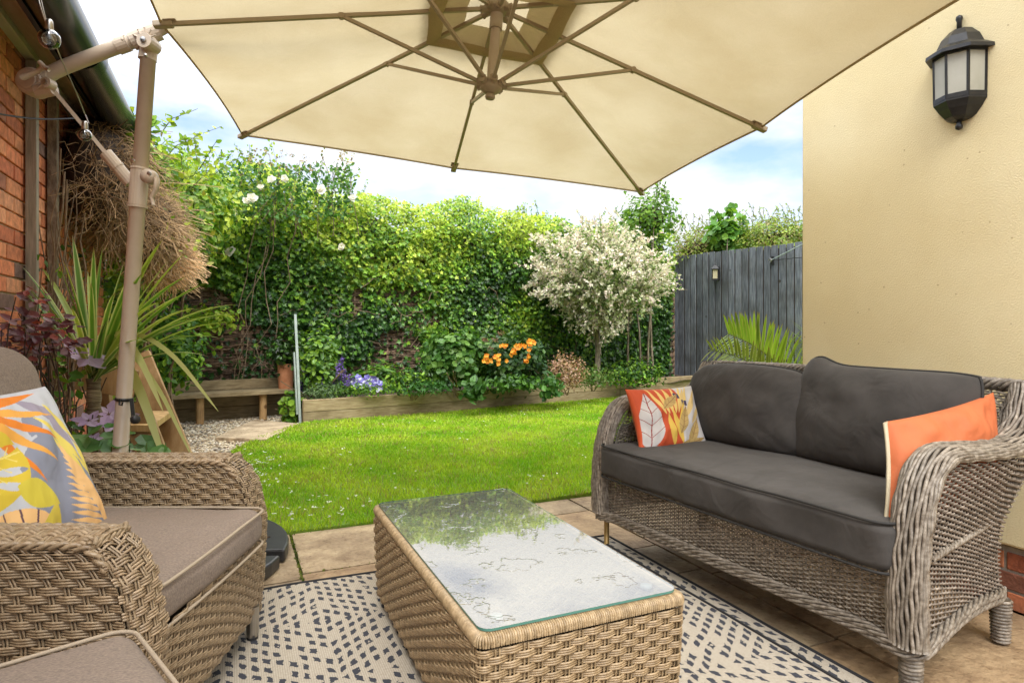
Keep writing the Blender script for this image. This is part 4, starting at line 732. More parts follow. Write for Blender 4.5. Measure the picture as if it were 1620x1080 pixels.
plant('corner_groundcover', 'dark green groundcover at the foot of the grey fence', 'plant', 1005, 592, 8.8, (.5, .25, .22), 1300, .05, 'oval', (GM, GL, GD))
# variegated willow
WT = thing('variegated_willow', 'round headed tree with white and pink tipped leaves', 'tree', (4.68, 7.62, .2))
tb = np.array([4.70, 7.62, .2]); hdp = at(944, 505, 8.85); B = MB(); B.tube([tb, tb + (hdp - tb) * .5 + [.01, 0, 0], hdp], [.045, .036, .034], 10)
for i in range(16): d = nrm(rng.normal(0, .8, 3) * [1, 1, .5] + [0, 0, .9]); B.tube(wisp(hdp - ZU * .05, d, rng.uniform(.5, .9), (0, 0, -.1)), np.linspace(.018, .004, 6), 5)
B.build('trunk', M['bark'], WT, smooth=True)
B = MB(); cc0 = at(950, 437, 8.75); BT = MB()
for i in range(1000):
    d = nrm(rng.normal(size=3)); d[2] = d[2] * 1.0; lum = 1 + .42 * noise.noise(Vector((d[0] * 2.5, d[1] * 2.5, d[2] * 2.5)))
    tp_r = 1.0 if d[2] > 0 else 1 + .42 * d[2]; end = cc0 + d * np.array([.98 * tp_r, .85 * tp_r, .78]) * lum * rng.uniform(.80, 1.14); 
    if d[2] < -.3 and rng.random() < .25: continue
    st = cc0 + d * np.array([.45, .4, .3]) + rng.normal(0, .1, 3); dr = nrm(end - st) * .8 + ZU * .30 + rng.normal(0, .15, 3); ln_ = rng.uniform(.35, .65)
    w_ = wisp(end - nrm(dr) * ln_, dr, ln_, (0, 0, -.12), 6); BT.tube(w_, .0025, 3, cap=False, col=(.25, .2, .1)); m = 36; tt = rng.uniform(0, 1, m) ** .8; q = pathfn(w_)(tt)
    c = np.where((tt > .52 + rng.normal(0, .25, m))[:, None], np.array([(.84, .79, .64), (.84, .70, .60), (.72, .74, .48)])[rng.integers(0, 3, m)], np.array([(.12, .22, .04), (.28, .38, .12), (.50, .56, .28)])[rng.integers(0, 3, m)])
    leaves(B, q, rng.normal(size=(m, 3)) + d * .6 + [0, 0, .4], .046, 'oval', c, up=np.tile(nrm(dr), (m, 1)), spin=.9, cj=.1)
B.build('crown', M['willow_leaf'], WT); BT.build('twigs', M['bark'], WT)
# shrubs behind, right of the willow and beyond the fence
def bush(name, label, cs, n, size, kind, cols, group=None, sp=30):
    t_ = thing(name, label, 'shrub', (*cs[0][0][:2], 0), group); B = MB()
    for c, r in cs: cloud(B, c, r, int(n), size, kind, cols, shell=.35, seed=c[0])
    for i in range(sp):
        c, r = cs[rng.integers(0, len(cs))]; b0 = c + np.array([rng.normal(0, .5) * r[0], rng.normal(0, .3) * r[1], r[2] * .75]); h = rng.uniform(.15, .35); w_ = wisp(b0, (rng.normal(0, .4), 0, 1), h, (rng.normal(0, .3), 0, 0)); B.tube(w_, .003, 3, cap=False, col=(.12, .1, .05)); m = int(h * 55); leaves(B, pathfn(w_)(rng.random(m)), rng.normal(size=(m, 3)) + [0, -.4, .4], size * .8, kind, cols)
    B.build('foliage', M['leaf'], t_); B = MB()
    for c, r in cs:
        for i in range(2): B.tube(wisp((c[0] + rng.normal(0, .1), c[1] + rng.normal(0, .1), 0), (rng.normal(0, .05), rng.normal(0, .05), 1), c[2] * 1.0, (0, 0, 0), 8, .006), np.linspace(.025, .008, 8), 5)
    B.build('stems', M['bark'], t_)
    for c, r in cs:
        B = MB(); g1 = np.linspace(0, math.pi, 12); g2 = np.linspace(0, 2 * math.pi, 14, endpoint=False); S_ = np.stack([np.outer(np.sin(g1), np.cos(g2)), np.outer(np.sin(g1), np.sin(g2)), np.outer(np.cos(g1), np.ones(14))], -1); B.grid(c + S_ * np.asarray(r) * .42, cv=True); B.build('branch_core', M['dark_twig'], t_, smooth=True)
bush('tall_shrub', 'tall fresh green shrub standing up behind the white tree', [(at(1030, 345, 9.7), (.50, .4, .42)), (at(1000, 400, 9.9), (.6, .4, .5))], 1300, .07, 'oval', (GL, (.13, .25, .04), GM), sp=26)
bush('golden_hedge', 'yellow green hedge beyond the grey fence by the house', [(at(1235, 385, 10.6), (.75, .45, .46)), (at(1330, 375, 10.6), (.7, .45, .5)), (at(1165, 390, 11.2), (.65, .45, .46))], 7500, .05, 'oval', ((.26, .38, .05), (.36, .44, .07), (.18, .28, .05), (.30, .26, .1)), sp=60)
bush('golden_shrub', 'olive and gold small leaved shrub behind the fence corner', [(at(1100, 398, 11.1), (.6, .4, .45))], 4200, .045, 'oval', ((.24, .34, .06), (.32, .4, .06), (.27, .22, .09)), sp=30)
bush('broadleaf_climber', 'large leaved green climber on top of the grey fence', [(at(1150, 376, 10.75), (.34, .2, .30))], 420, .15, 'round', ((.12, .28, .04), (.2, .36, .05), (.08, .2, .03)), sp=4)
# climbing rose
RS = thing('climbing_rose', 'climbing rose with creamy white blooms over the hedge', 'rose', (.3, 7.7, 0)); B = MB()
for i in range(26):
    u, v = rng.uniform(345, 560), rng.uniform(245, 300); e = at(u, v, 7.0); b0 = e - [0, 0, .6] + rng.normal(0, .15, 3) * [1, .3, 0]; w_ = pathfn([b0, (b0 + e) / 2 + rng.normal(0, .05, 3), e])(np.linspace(0, 1, 7)); B.tube(w_, .0035, 4, cap=False)
for i in range(5): b0 = np.array([rng.uniform(-.1, .5), 7.9, .3]); B.tube(wisp(b0, (rng.normal(.05, .1), -.06, 1), 2.1, (.05, -.02, 0), 9, .02), .005, 5)
B.build('canes', M['twig'], RS)
B = MB(); q = np.array([at(rng.uniform(345, 560), rng.uniform(262, 345), rng.uniform(6.85, 7.15)) for i in range(1500)]); leaves(B, q, rng.normal(size=(1500, 3)) + [0, -.8, .6], .055, 'oval', ((.07, .19, .03), (.12, .26, .04), (.05, .13, .03)))
for i in range(40):
    p = at(rng.uniform(380, 560), rng.uniform(238, 275), 7.0); leaves(B, p + rng.normal(0, .02, (7, 3)), rng.normal(size=(7, 3)), .035, 'oval', ((.32, .22, .12), (.4, .3, .18), (.16, .2, .06)))
B.build('leaves', M['leaf'], RS)
for u, v, s in ((368, 338, 1.2), (372, 322, .9), (399, 315, 1.25), (389, 318, .8), (508, 300, 1.15), (365, 398, 1.1), (540, 390, .8), (429, 285, 1), (452, 283, .9), (557, 313, .8), (299, 337, .7), (412, 296, .6)):
    p = at(u, v, 6.72); B = MB(); f = nrm(np.array([-.3, -1, .3]) + rng.normal(0, .3, 3)); a = nrm(np.cross(f, ZU)); b = np.cross(a, f)
    for r_ in range(4):
        m = 7 - r_; g = np.arange(m) * 2 * math.pi / m + r_ * .7; D_ = a * np.cos(g)[:, None] + b * np.sin(g)[:, None]; leaves(B, p + D_ * .006 + f * .008 * r_, f - D_ * (.2 + .5 * r_), .048 * s * (1 - .17 * r_), 'round', ((.86, .84, .74), (.82, .78, .62)), up=D_ + f * (.15 + .55 * r_), cj=.04)
    B.build('rose_bloom', M['petal'], RS)

# =================================================================== CORDYLINE and other left plants
CP = thing('cordyline', 'spiky cordyline with striped sword leaves beside the parasol pole', 'cordyline', (*at(160, 700, 3.0)[:2], 0)); 
cb = at(160, 740, 3.0); cb[2] = 0; ct = at(148, 598, 3.0); B = MB(); B.tube(pathfn([cb, lerp(cb, ct, .35) + RT * -.012, ct])(np.linspace(0, 1, 26)), .036 + .004 * np.sin(np.arange(26) * 2.6) - .006 * np.linspace(0, 1, 26), 12); B.build('trunk', M['palm_trunk'], CP, smooth=True)
B = MB()
def sword(B, p, d, ln, wd, droop, cin, cout, n=12):
    t = np.linspace(0, 1, n)[:, None]; d = nrm(d); sp = p + d * ln * t + np.array([0, 0, -1]) * droop * ln * t ** 2.6; T = nrm(np.gradient(sp, axis=0)); s = nrm(np.cross(T, ZU) + 1e-6); up = np.cross(s, T)
    w_ = wd * np.minimum(1, .45 + t * 2.2) * (1 - t ** 3.2) ** .9 + .0008; a = [sp - s * w_ + up * w_ * .3, sp - s * w_ * .45 + up * w_ * .1, sp, sp + s * w_ * .45 + up * w_ * .1, sp + s * w_ + up * w_ * .3]
    G = np.stack(a, 1); cl = np.stack([np.tile(np.asarray(c), (n, 1)) for c in (cout, cin, cin, cin, cout)], 1) * (1 + .12 * np.sin(np.arange(n))[:, None, None] * .5); tipc = np.clip((t[:, 0] - .93) / .07, 0, 1)[:, None, None]; cl = cl * (1 - tipc) + np.array([.25, .15, .06]) * tipc; B.grid(G, col=cl)
lv = [(5, 430, .0, .8), (28, 405, .05, .85), (60, 440, .0, .6), (95, 405, .1, .9), (120, 365, -.1, .95), (168, 385, .0, .8), (200, 400, -.1, .85), (257, 372, .15, .95), (296, 388, -.1, 1.0), (308, 430, .2, .9), (322, 462, .0, .85), (385, 470, .1, .95), (392, 492, .0, 1.0), (360, 520, .2, .8), (330, 558, .0, .8), (372, 500, -.15, .9), (70, 470, .2, .7), (120, 480, .4, .6), (215, 430, .4, .7), (255, 470, .45, .6), (100, 520, .35, .5), (240, 520, .5, .5), (180, 450, .5, .6), (145, 440, .45, .6), (60, 420, -.2, .8), (280, 440, -.2, .8), (305, 500, -.3, .7), (348, 488, .3, .8), (175, 500, .3, .4), (205, 480, -.3, .6), (240, 400, .1, .9), (270, 405, -.2, .8), (330, 440, .1, .9), (345, 480, -.1, .8), (80, 400, .1, .8), (150, 380, .1, .8), (40, 440, .2, .8), (315, 475, .3, .8), (225, 390, .3, .7), (110, 440, .1, .7), (135, 420, -.35, .7), (20, 470, -.2, .7)]
for (u, v, dd_, w0) in lv:
    tipP = at(u, v, 3.0 - dd_); v_ = tipP - ct; L_ = np.linalg.norm(v_); hor = abs(v_[2]) / L_; drp = .10 + .22 * (1 - hor); d0 = v_ + ZU * drp * L_
    y = rng.random() < .25; sword(B, ct + rng.normal(0, .012, 3), d0, np.linalg.norm(d0) * .98, .021 * w0, drp, (.11, .24, .03) if not y else (.30, .38, .06), (.74, .75, .38) if rng.random() < .6 else (.42, .52, .14))
for (u, v, dd_, w0) in ((262, 735, .1, 1.4), (258, 650, .2, 1.0), (345, 650, .15, .7), (305, 725, .0, .6)):     # drooping yellowed leaves
    tipP = at(u, v, 2.85 - dd_); m_ = lerp(ct, tipP, .35) + ZU * .28; f_ = pathfn([ct, lerp(ct, m_, .6) + ZU * .05, m_, lerp(m_, tipP, .5) + ZU * .06, tipP]); t = np.linspace(0, 1, 16); sp = f_(t); 
    for q in range(3): sp[1:-1] = (sp[:-2] + 2 * sp[1:-1] + sp[2:]) / 4
    T = nrm(np.gradient(sp, axis=0)); s = nrm(np.cross(T, nrm(sp * [1, 1, 0]))) ; w_ = (.014 * w0 * np.sin(np.clip(t * .92 + .1, 0, 1) * math.pi) ** .5)[:, None] + .001; B.grid(np.stack([sp - s * w_, sp + (T * 0) + [0, 0, -.001], sp + s * w_], 1), col=(.50, .50, .20))
B.build('sword_leaves', M['leaf'], CP, smooth=True)
RM = thing('red_acer', 'small dark red leaved acer in front of the brick wall', 'shrub', (*at(60, 560, 2.65)[:2], 0)); B = MB(); BT = MB()
for i in range(13): e = at(rng.uniform(-5, 115), rng.uniform(470, 570), 2.62 + rng.uniform(-.1, .15)); b0 = at(85 + rng.normal(0, 10), 760, 2.85); b0[2] = 0; w_ = pathfn([b0, lerp(b0, e, .5) + rng.normal(0, .05, 3), lerp(b0, e, .8) + rng.normal(0, .04, 3), e])(np.linspace(0, 1, 10)); BT.tube(w_, np.linspace(.006, .002, 10), 5, cap=False)
for u, v in ((10, 530), (30, 522), (45, 540), (58, 528), (62, 480), (45, 470), (75, 510), (90, 530), (100, 545), (20, 545), (40, 552), (70, 548), (110, 535), (55, 505), (85, 520), (5, 550), (118, 548), (95, 515), (35, 505), (60, 560)):
    c = at(u, v, 2.6 + rng.uniform(-.06, .08)); m = 9; D_ = nrm(rng.normal(size=(m, 3)) * [1, 1, .4]); leaves(B, c + rng.normal(0, .02, (m, 3)), np.tile([.3, -.5, 1.0], (m, 1)) + rng.normal(0, .4, (m, 3)), .05, 'oval', ((.14, .045, .06), (.20, .07, .08), (.34, .22, .25), (.12, .05, .06), (.30, .06, .04)), up=D_)
B.build('leaves', M['leaf'], RM); BT.build('stems', M['dark_twig'], RM)
CT = thing('lilac_clematis', 'clematis with lilac flowers among bare stems', 'climber', (*at(140, 640, 2.95)[:2], 0)); B = MB(); 
for i in range(12): b0 = at(100 + rng.normal(0, 18), 740, 3.0); b0[2] = 0; w_ = wisp(b0, (rng.normal(0, .2), rng.normal(0, .1), 1), rng.uniform(.6, 1.0), (0, 0, 0), 9, .04); B.tube(w_, .0035, 4, cap=False)
B.build('stems', M['dark_twig'], CT); B = MB(); q = np.array([at(rng.uniform(85, 145), rng.uniform(560, 700), rng.uniform(2.85, 3.1)) for i in range(46)]); leaves(B, q, rng.normal(size=(46, 3)) + [0, -.5, .8], .06, 'oval', (GL, (.1, .25, .05), GM)); B.build('leaves', M['leaf'], CT)
for u, v, s in ((138, 566, 1.5), (118, 555, 1.0), (140, 665, 1.0), (172, 655, 1.1), (175, 672, 1.0), (148, 695, .8), (196, 660, .9)):
    p = at(u, v, 2.9); B = MB(); f = nrm(np.array([.1, -.6, .9]) + rng.normal(0, .2, 3)); a = nrm(np.cross(f, ZU)); b = np.cross(a, f); g = np.arange(6) * 1.047; D_ = a * np.cos(g)[:, None] + b * np.sin(g)[:, None]; leaves(B, p + D_ * .004, f - D_ * .2, .06 * s, 'oval', ((.50, .36, .55), (.58, .46, .62)), up=D_, cj=.05); B.build('flower', M['petal'], CT)
GR = thing('geranium_clump', 'round leaved green clump at the foot of the cordyline', 'plant', (*at(150, 700, 2.8)[:2], 0)); B = MB()
for u, v, s in ((140, 690, 1.3), (155, 705, 1), (130, 715, 1.1), (172, 700, 1), (190, 690, 1.1), (168, 716, 1.2), (120, 730, 1), (150, 722, 1), (205, 705, 1), (218, 712, 1), (232, 700, .9), (250, 706, 1.1), (262, 700, .9), (240, 722, 1), (195, 722, 1.2), (108, 712, .9), (178, 680, .8)):
    p = at(u, v, 2.75 + rng.uniform(-.1, .15)); m = 2; leaves(B, p + rng.normal(0, .015, (m, 3)), np.tile([0, -.5, 1.0], (m, 1)) + rng.normal(0, .3, (m, 3)), .085 * s, 'round', ((.09, .22, .05), (.14, .30, .08), (.2, .34, .14)))
    b0 = p.copy(); b0[2] = 0; B.tube([b0 + rng.normal(0, .02, 3) * [1, 1, 0], p], .003, 4, cap=False, col=(.12, .2, .05))
B.build('leaves', M['leaf'], GR)
# palm fronds behind the sofa
PF = thing('palm', 'green feathery palm frond arching behind the sofa at the house corner', 'palm', (3.0, 3.3, 0)); B = MB(); BR_ = MB()
pb = np.array([3.25, 3.35, .35]); B0 = MB(); B0.lathe([(0, 0), (.14, 0), (.17, .34), (.155, .34), (.15, .3), (0, .3)], (pb[0], pb[1], 0), 20); B0.build('pot', M['terracotta'], PF)
def frond(p0, pts, nl, ln, col):
    f_ = pathfn(pts); t = np.linspace(0, 1, 20); sp = f_(t)
    for q in range(4): sp[1:-1] = (sp[:-2] + 2 * sp[1:-1] + sp[2:]) / 4
    BR_.tube(sp, np.linspace(.008, .002, 20), 5, col=(.2, .24, .06)); ff = pathfn(sp)
    for i in range(nl):
        s = .22 + .78 * i / nl; p = ff(s); T = nrm(ff(min(1, s + .02)) - ff(s - .02)); pn = nrm(np.cross(T, nrm(np.array([p[0], p[1], 0])))); l_ = ln * (math.sin(math.pi * (s * .8 + .12)) ** .6)
        for sg_ in (-1, 1): d = T * .75 + pn * sg_ * .9 + rng.normal(0, .07, 3); sword(B, p, d, l_ * rng.uniform(.85, 1.1), .0085, .10, np.array(col) * rng.uniform(.7, 1.15), (.42, .48, .1), n=7)
q = [at(1262, 640, 3.75), at(1240, 590, 3.75), at(1215, 560, 3.7), at(1190, 530, 3.7), at(1180, 520, 3.7)]
def inpl(*uvd): return [at(*a) for a in uvd]
frond(pb, inpl((1275, 640, 3.8), (1245, 590, 3.75), (1215, 562, 3.7), (1185, 541, 3.65), (1150, 527, 3.6)), 34, .27, (.26, .42, .05))
frond(pb, inpl((1280, 640, 3.8), (1235, 600, 3.7), (1200, 580, 3.6), (1160, 560, 3.5), (1120, 553, 3.45)), 24, .17, (.26, .34, .06))
frond(pb, inpl((1290, 640, 3.9), (1300, 560, 3.9), (1320, 500, 3.9), (1345, 470, 3.9)), 26, .26, (.26, .42, .05)); frond(pb, inpl((1290, 640, 3.9), (1262, 580, 3.95), (1250, 545, 3.95), (1246, 540, 3.95)), 24, .20, (.2, .34, .04))
B.build('leaflets', M['leaf'], PF, smooth=True); BR_.build('rib', M['leaf'], PF)
# timber step stand
SS = thing('step_stand', 'small timber step stand with a pale tread behind the pole', 'plant stand', (*at(235, 700, 3.5)[:2], 0))
D0 = 3.55
def plank(B, a, b, w_, t, wdir, col=1.0):
    a, b = np.asarray(a), np.asarray(b); d = nrm(b - a); wd = nrm(np.asarray(wdir) - d * (np.asarray(wdir) @ d)); n_ = np.cross(d, wd); R = np.stack([d, wd, n_], 1); B.box((a + b) / 2, (np.linalg.norm(b - a), w_, t), R, col=col)
for (a, b, c) in ((at(219, 562, 3.75), gz(292, 790), 1.0), (at(212, 640, 3.2), gz(262, 862), .8)):
    b = at(300 if c == 1 else 268, 760 if c == 1 else 790, 3.55 if c == 1 else 3.0); B = MB(); plank(B, a, b, .13, .035, RT * 1.0 + FW * .15, c); B.build('stringer', M['step_wood'], SS, bevel=.003)
B = MB(); c_ = [at(183, 673, 3.1), at(240, 672, 3.1), at(272, 647, 3.62), at(228, 645, 3.62)]; c_ = [np.array([a[0], a[1], .56]) for a in c_]
B.add([*c_, *(a - ZU * .035 for a in c_)], [[0, 1, 2, 3], [7, 6, 5, 4], [0, 4, 5, 1], [1, 5, 6, 2], [2, 6, 7, 3], [3, 7, 4, 0]], (1.5, 1.6, 1.6)); B.build('tread', M['step_wood'], SS, bevel=.003)
B = MB(); plank(B, at(105, 590, 3.5), at(215, 608, 3.6), .16, .03, ZU, .9); B.build('top_board', M['step_wood'], SS, bevel=.003)
B = MB(); plank(B, at(160, 600, 3.7), at(175, 790, 3.75), .1, .035, RT, .7); B.build('back_leg', M['step_wood'], SS, bevel=.003)
B = MB(); p = at(212, 685, 3.1); B.lathe([(0, 0), (.01, .002), (.008, .008), (0, .01)], p, 10, axis=-FW); B.build('bolt', M['metal'], SS, smooth=True)
q = gz(255, 790); PB = thing('black_pot', 'black plastic pot standing under the timber steps', 'plant pot', (q[0], q[1], 0)); B = MB(); B.lathe([(0, 0), (.08, 0), (.1, .17), (.108, .17), (.108, .19), (.095, .19), (.09, .16), (0, .16)], (q[0] + .02, q[1] + .1, 0), 20); B.build('pot', M['black_plastic'], PB)

# =================================================================== PARASOL
SC = .92; pf = [-0.102, 3.106, 2.256, -0.053, 0.083, 0.214, 0.376, 0.404, 0.492, 0.957]
rv = Vector(pf[3:6]); RC = np.array(Matrix.Rotation(rv.length, 3, rv.normalized())); CB = np.stack([RT, FW, ZU], 1)
pc0 = np.array([0, 0, CAMZ]) + (np.array(pf[:3]) - [0, 0, CAMZ]) * SC
def pw(x, y, z): q = pc0 + RC @ (np.array([x, y, z]) * SC); return CB @ q
m_ = 1.5; kq = .957; h_ = .376; apex = pw(0, 0, h_); low = pw(0, 0, h_ - .404); pax = nrm(apex - low)
dirs = [(m_, 0), (kq * m_, kq * m_), (0, m_), (-kq * m_, kq * m_), (-m_, 0), (-kq * m_, -kq * m_), (0, -m_), (kq * m_, -kq * m_)]
UB = thing('cantilever_parasol', 'large beige cantilever parasol open over the patio', 'parasol', (*at(178, 515, 2.70)[:2], 0))
nS, nR = 12, 18; tvent = .10
rim = []
for k in range(8):
    a, b = np.array([*dirs[k], 0.0]), np.array([*dirs[(k + 1) % 8], 0.0])
    for i in range(nS):
        s = i / nS; sag = 4 * s * (1 - s); p = lerp(a, b, s) * (1 - .018 * sag); rim.append((p[0], p[1], .0, sag))
G = np.zeros((nR + 1, 8 * nS, 3))
for j in range(nR + 1):
    t = tvent + (1 - tvent) * j / nR
    for i, (x, y, z, sag) in enumerate(rim): G[j, i] = pw(x * t, y * t, h_ * (1 - t) - .03 * sag * math.sin(math.pi * t) ** 1.0 * t + .012)
Gn = vn(G, 2.4, 5).reshape(nR + 1, 8 * nS, 1) * .008; Gr = np.sin(np.linspace(0, math.pi, nR + 1))[:, None, None]; ang_ = np.arange(8 * nS) / (8 * nS) * 2 * math.pi; tt_ = np.linspace(0, 1, nR + 1)[:, None]; fold_ = (np.sin(ang_ * 23 + 2 * np.sin(ang_ * 5)) * .008)[None] * np.exp(-tt_ * 3.5) * np.sin(np.clip(tt_ * 6, 0, 1) * 1.57)
G = G + Gn * Gr * pax + fold_[..., None] * pax
B = MB(); B.grid(G, cv=True); B.grid(np.stack([G[-1], G[-1] - ZU * .012], 0), cv=True); B.build('canopy', M['canopy'], UB, smooth=True)
B = MB(); V_ = [pw(x * .02, y * .02, h_ + .10) for x, y, z, s in rim]; G2 = np.array([[pw(x * t, y * t, h_ * (1 - t) + .045 + .03 * (1 - t)) for x, y, z, s in rim] for t in (.01, .08, .16, .25)]); B.grid(G2, cv=True); B.build('vent_cap', M['canopy'], UB, smooth=True)
B = MB(); G3 = np.array([[pw(x * t, y * t, h_ * (1 - t) - dz) for x, y, z, s in rim] for t, dz in ((.175, .008), (.19, .016), (.205, .018), (.225, .004))]); B.grid(G3, cv=True); B.build('vent_flap', M['canopy_flap'], UB, smooth=True)
B = MB(); q = np.array([pw(x * .998, y * .998, .002) for x, y, z, s in rim]); B.tube(q, .0045, 4, closed=True); B.build('hem', M['canopy_flap'], UB)
js = .492
for k, (x, y) in enumerate(dirs):
    V_ = pw(x, y, 0); d = nrm(V_ - apex); B = MB(); B.tube([apex + d * .045, lerp(apex, V_, .5), V_ - d * .01], .0115, 4, up=pax); rb = B.build('rib', M['parasol_rib'], UB)
    Lr = np.linalg.norm(np.array([x, y])); J = apex + (V_ - apex) * js * 1.5 / Lr; dj = nrm(J - low)
    B = MB(); B.tube([low + dj * .04, J], .010, 4, up=pax); B.lathe([(0, -.012), (.014, -.012), (.014, .012), (0, .012)], J, 8, axis=np.cross(d, pax)); B.build('strut', M['parasol_rib'], UB)
    B = MB(); R = np.stack([d, nrm(np.cross(pax, d)), nrm(np.cross(d, np.cross(pax, d)))], 1); B.box(V_ - d * .01, (.075, .034, .026), R); B.box(V_ - d * .035 + pax * .012, (.05, .05, .01), R); B.build('rib_tip', M['parasol_rib'], rb, bevel=.006)
for nm, p, rr in (('upper_hub', apex, .058), ('lower_hub', low, .05)):
    B = MB(); B.lathe([(0, .03), (rr * .7, .03), (rr, .015), (rr, -.012), (rr * .75, -.022), (rr * .45, -.03), (0, -.034)], p, 16, axis=pax)
    for k, (x, y) in enumerate(dirs): d = nrm((pw(x, y, 0) - apex) if nm == 'upper_hub' else (apex + (pw(x, y, 0) - apex) * js - low)); B.tube([p + d * .02, p + d * (rr + .02)], .017, 6)
    B.build(nm, M['parasol_rib'], UB, smooth=False, bevel=.003)
B = MB(); B.tube([low, apex - pax * .02], .0225, 14); B.tube([apex - pax * .1, apex - pax * .03], .030, 14); B.build('centre_post', M['parasol_metal'], UB, smooth=True)
B = MB(); B.lathe([(0, -.01), (.02, -.01), (.024, 0), (.02, .012), (0, .014)], low - pax * .045, 12, axis=pax); B.build('pull_knob', M['parasol_rib'], UB, smooth=True)
# pole and mechanism
PT_ = at(236, 70, 2.70); PB_ = at(178, 890, 2.70); PB_[2] = .05; kn = at(55, 132, 2.63)
def op(u, v, d): return at(u, v, d)
B = MB(); B.tube([PB_, PT_], .0308, 20); pole = B.build('pole', M['parasol_metal'], UB, smooth=True)
B = MB(); pd = nrm(PT_ - PB_)
c1_, c2_ = op(217.2, 327, 2.70), op(221.5, 266, 2.70); B.tube([c1_, c2_], .0355, 20); B.tube([c1_ - pd * .004, c1_ + pd * .006], .0395, 20); B.tube([c2_ - pd * .006, c2_ + pd * .004], .038, 20); B.build('collar', M['parasol_metal'], UB, smooth=False, bevel=.001)
B = MB(); h1 = op(232, 280, 2.665); B.lathe([(0, -.02), (.03, -.02), (.03, .02), (0, .02)], h1 + RT * .012, 16, axis=-FW); B.tube([op(236, 275, 2.665), op(248, 284, 2.665), op(247, 300, 2.665), op(240, 312, 2.665), op(243, 325, 2.665)], [.018, .017, .013, .011, .009], 8, flat=.7); B.build('crank_handle', M['parasol_metal'], UB, smooth=True)
B = MB(); B.lathe([(0, 0), (.009, 0), (.009, .008), (0, .01)], op(237, 275, 2.60), 6, axis=-FW); B.lathe([(0, 0), (.008, 0), (.008, .008), (0, .01)], op(211, 254, 2.635), 8, axis=-FW); B.lathe([(0, 0), (.007, 0), (.007, .006), (0, .008)], op(231, 88, 2.62), 8, axis=-FW); B.build('screw', M['metal'], UB, smooth=False)
# top joint
B = MB(); tj = op(236, 70, 2.675); B.tube([op(233, 95, 2.70), op(236, 72, 2.70)], .036, 16); B.lathe([(0, -.04), (.032, -.04), (.036, 0), (.032, .04), (0, .04)], tj, 16, axis=-FW)
for a in np.linspace(.15, .85, 5): dr = RT * math.cos(math.pi * a) + ZU * math.sin(math.pi * a); B.tube([tj - FW * .035 + dr * .02, tj - FW * .035 + dr * .052], .004, 5)
B.build('top_joint', M['parasol_metal'], UB, smooth=False, bevel=.001)
B = MB(); B.lathe([(0, 0), (.012, 0), (.012, .006), (0, .008)], tj - FW * .043, 10, axis=-FW); B.build('pivot_bolt', M['metal'], UB)
# arm from the knuckle over the pole to above the canopy
armend = apex + pax * .14; a1 = op(92, 110, 2.63); a2 = op(232, 58, 2.69); a3 = op(262, 44, 2.70)
B = MB(); arm = [kn + (a1 - kn) * .4, a1, op(186, 74, 2.665), a2, a3 + ZU * .01]; ad_ = nrm(a3 - a2); B.tube(pathfn(arm)(np.linspace(0, 1, 12)), .0295, 18)
arcp = [a3 + ZU * .01, lerp(a3, armend, .2) + ZU * .13, lerp(a3, armend, .45) + ZU * .20, lerp(a3, armend, .75) + ZU * .15, armend + ZU * .02]; B.tube(arcp, .028, 16); B.tube([armend + ZU * .02, apex], .025, 12); B.build('arm', M['parasol_metal'], UB, smooth=True)
B = MB(); B.tube([op(186, 74, 2.665), op(203, 68, 2.67)], .0345, 18); B.tube([op(208, 66, 2.675), op(252, 49, 2.70)], .038, 18); B.lathe([(0, 0), (.006, 0), (.006, .006), (0, .008)], op(194, 63, 2.60), 8, axis=-FW); B.build('arm_sleeve', M['parasol_metal'], UB, smooth=False, bevel=.001)
# knuckle wheel with lever
B = MB(); kd = -FW; B.lathe([(0, -.045), (.050, -.045), (.056, -.03), (.056, .03), (.050, .042), (0, .046)], kn, 26, axis=kd); B.lathe([(.0, .05), (.038, .05), (.04, .03)], kn, 20, axis=kd); B.build('crank_wheel', M['parasol_metal'], UB, smooth=False, bevel=.003)
B = MB(); B.tube([op(35, 123, 2.54), op(60, 113, 2.53), op(68, 107, 2.53)], [.014, .011, .011], 8, flat=.8); B.tube([op(62, 98, 2.53), op(70, 106, 2.53), op(78, 111, 2.53)], .009, 8); B.build('lever', M['parasol_metal'], UB, smooth=True)
B = MB(); k2 = op(77, 133, 2.575); B.lathe([(0, -.02), (.022, -.02), (.022, .02), (0, .02)], k2, 16, axis=kd)
for a in np.linspace(.5, 1.2, 5): dr = RT * math.cos(math.pi * a) + ZU * math.sin(math.pi * a); B.tube([k2 - FW * .018 + dr * .016, k2 - FW * .018 + dr * .042], .003, 4)
B.tube([op(60, 145, 2.60), op(85, 140, 2.60)], .03, 10); B.build('wheel_bracket', M['parasol_metal'], UB, smooth=False, bevel=.001)
B = MB(); B.lathe([(0, 0), (.010, 0), (.010, .008), (0, .01)], k2 - FW * .02, 8, axis=kd); B.build('wheel_bolt', M['metal'], UB)
B = MB(); s0, s1 = op(78, 135, 2.60), op(207, 290, 2.72); B.tube([s0, lerp(s0, s1, .75)], .015, 4, flat=.7); B.tube([lerp(s0, s1, .68), s1], .026, 14); B.tube([lerp(s0, s1, .82), lerp(s0, s1, .835)], .0285, 14); B.build('support_strut', M['parasol_metal'], UB, smooth=False)
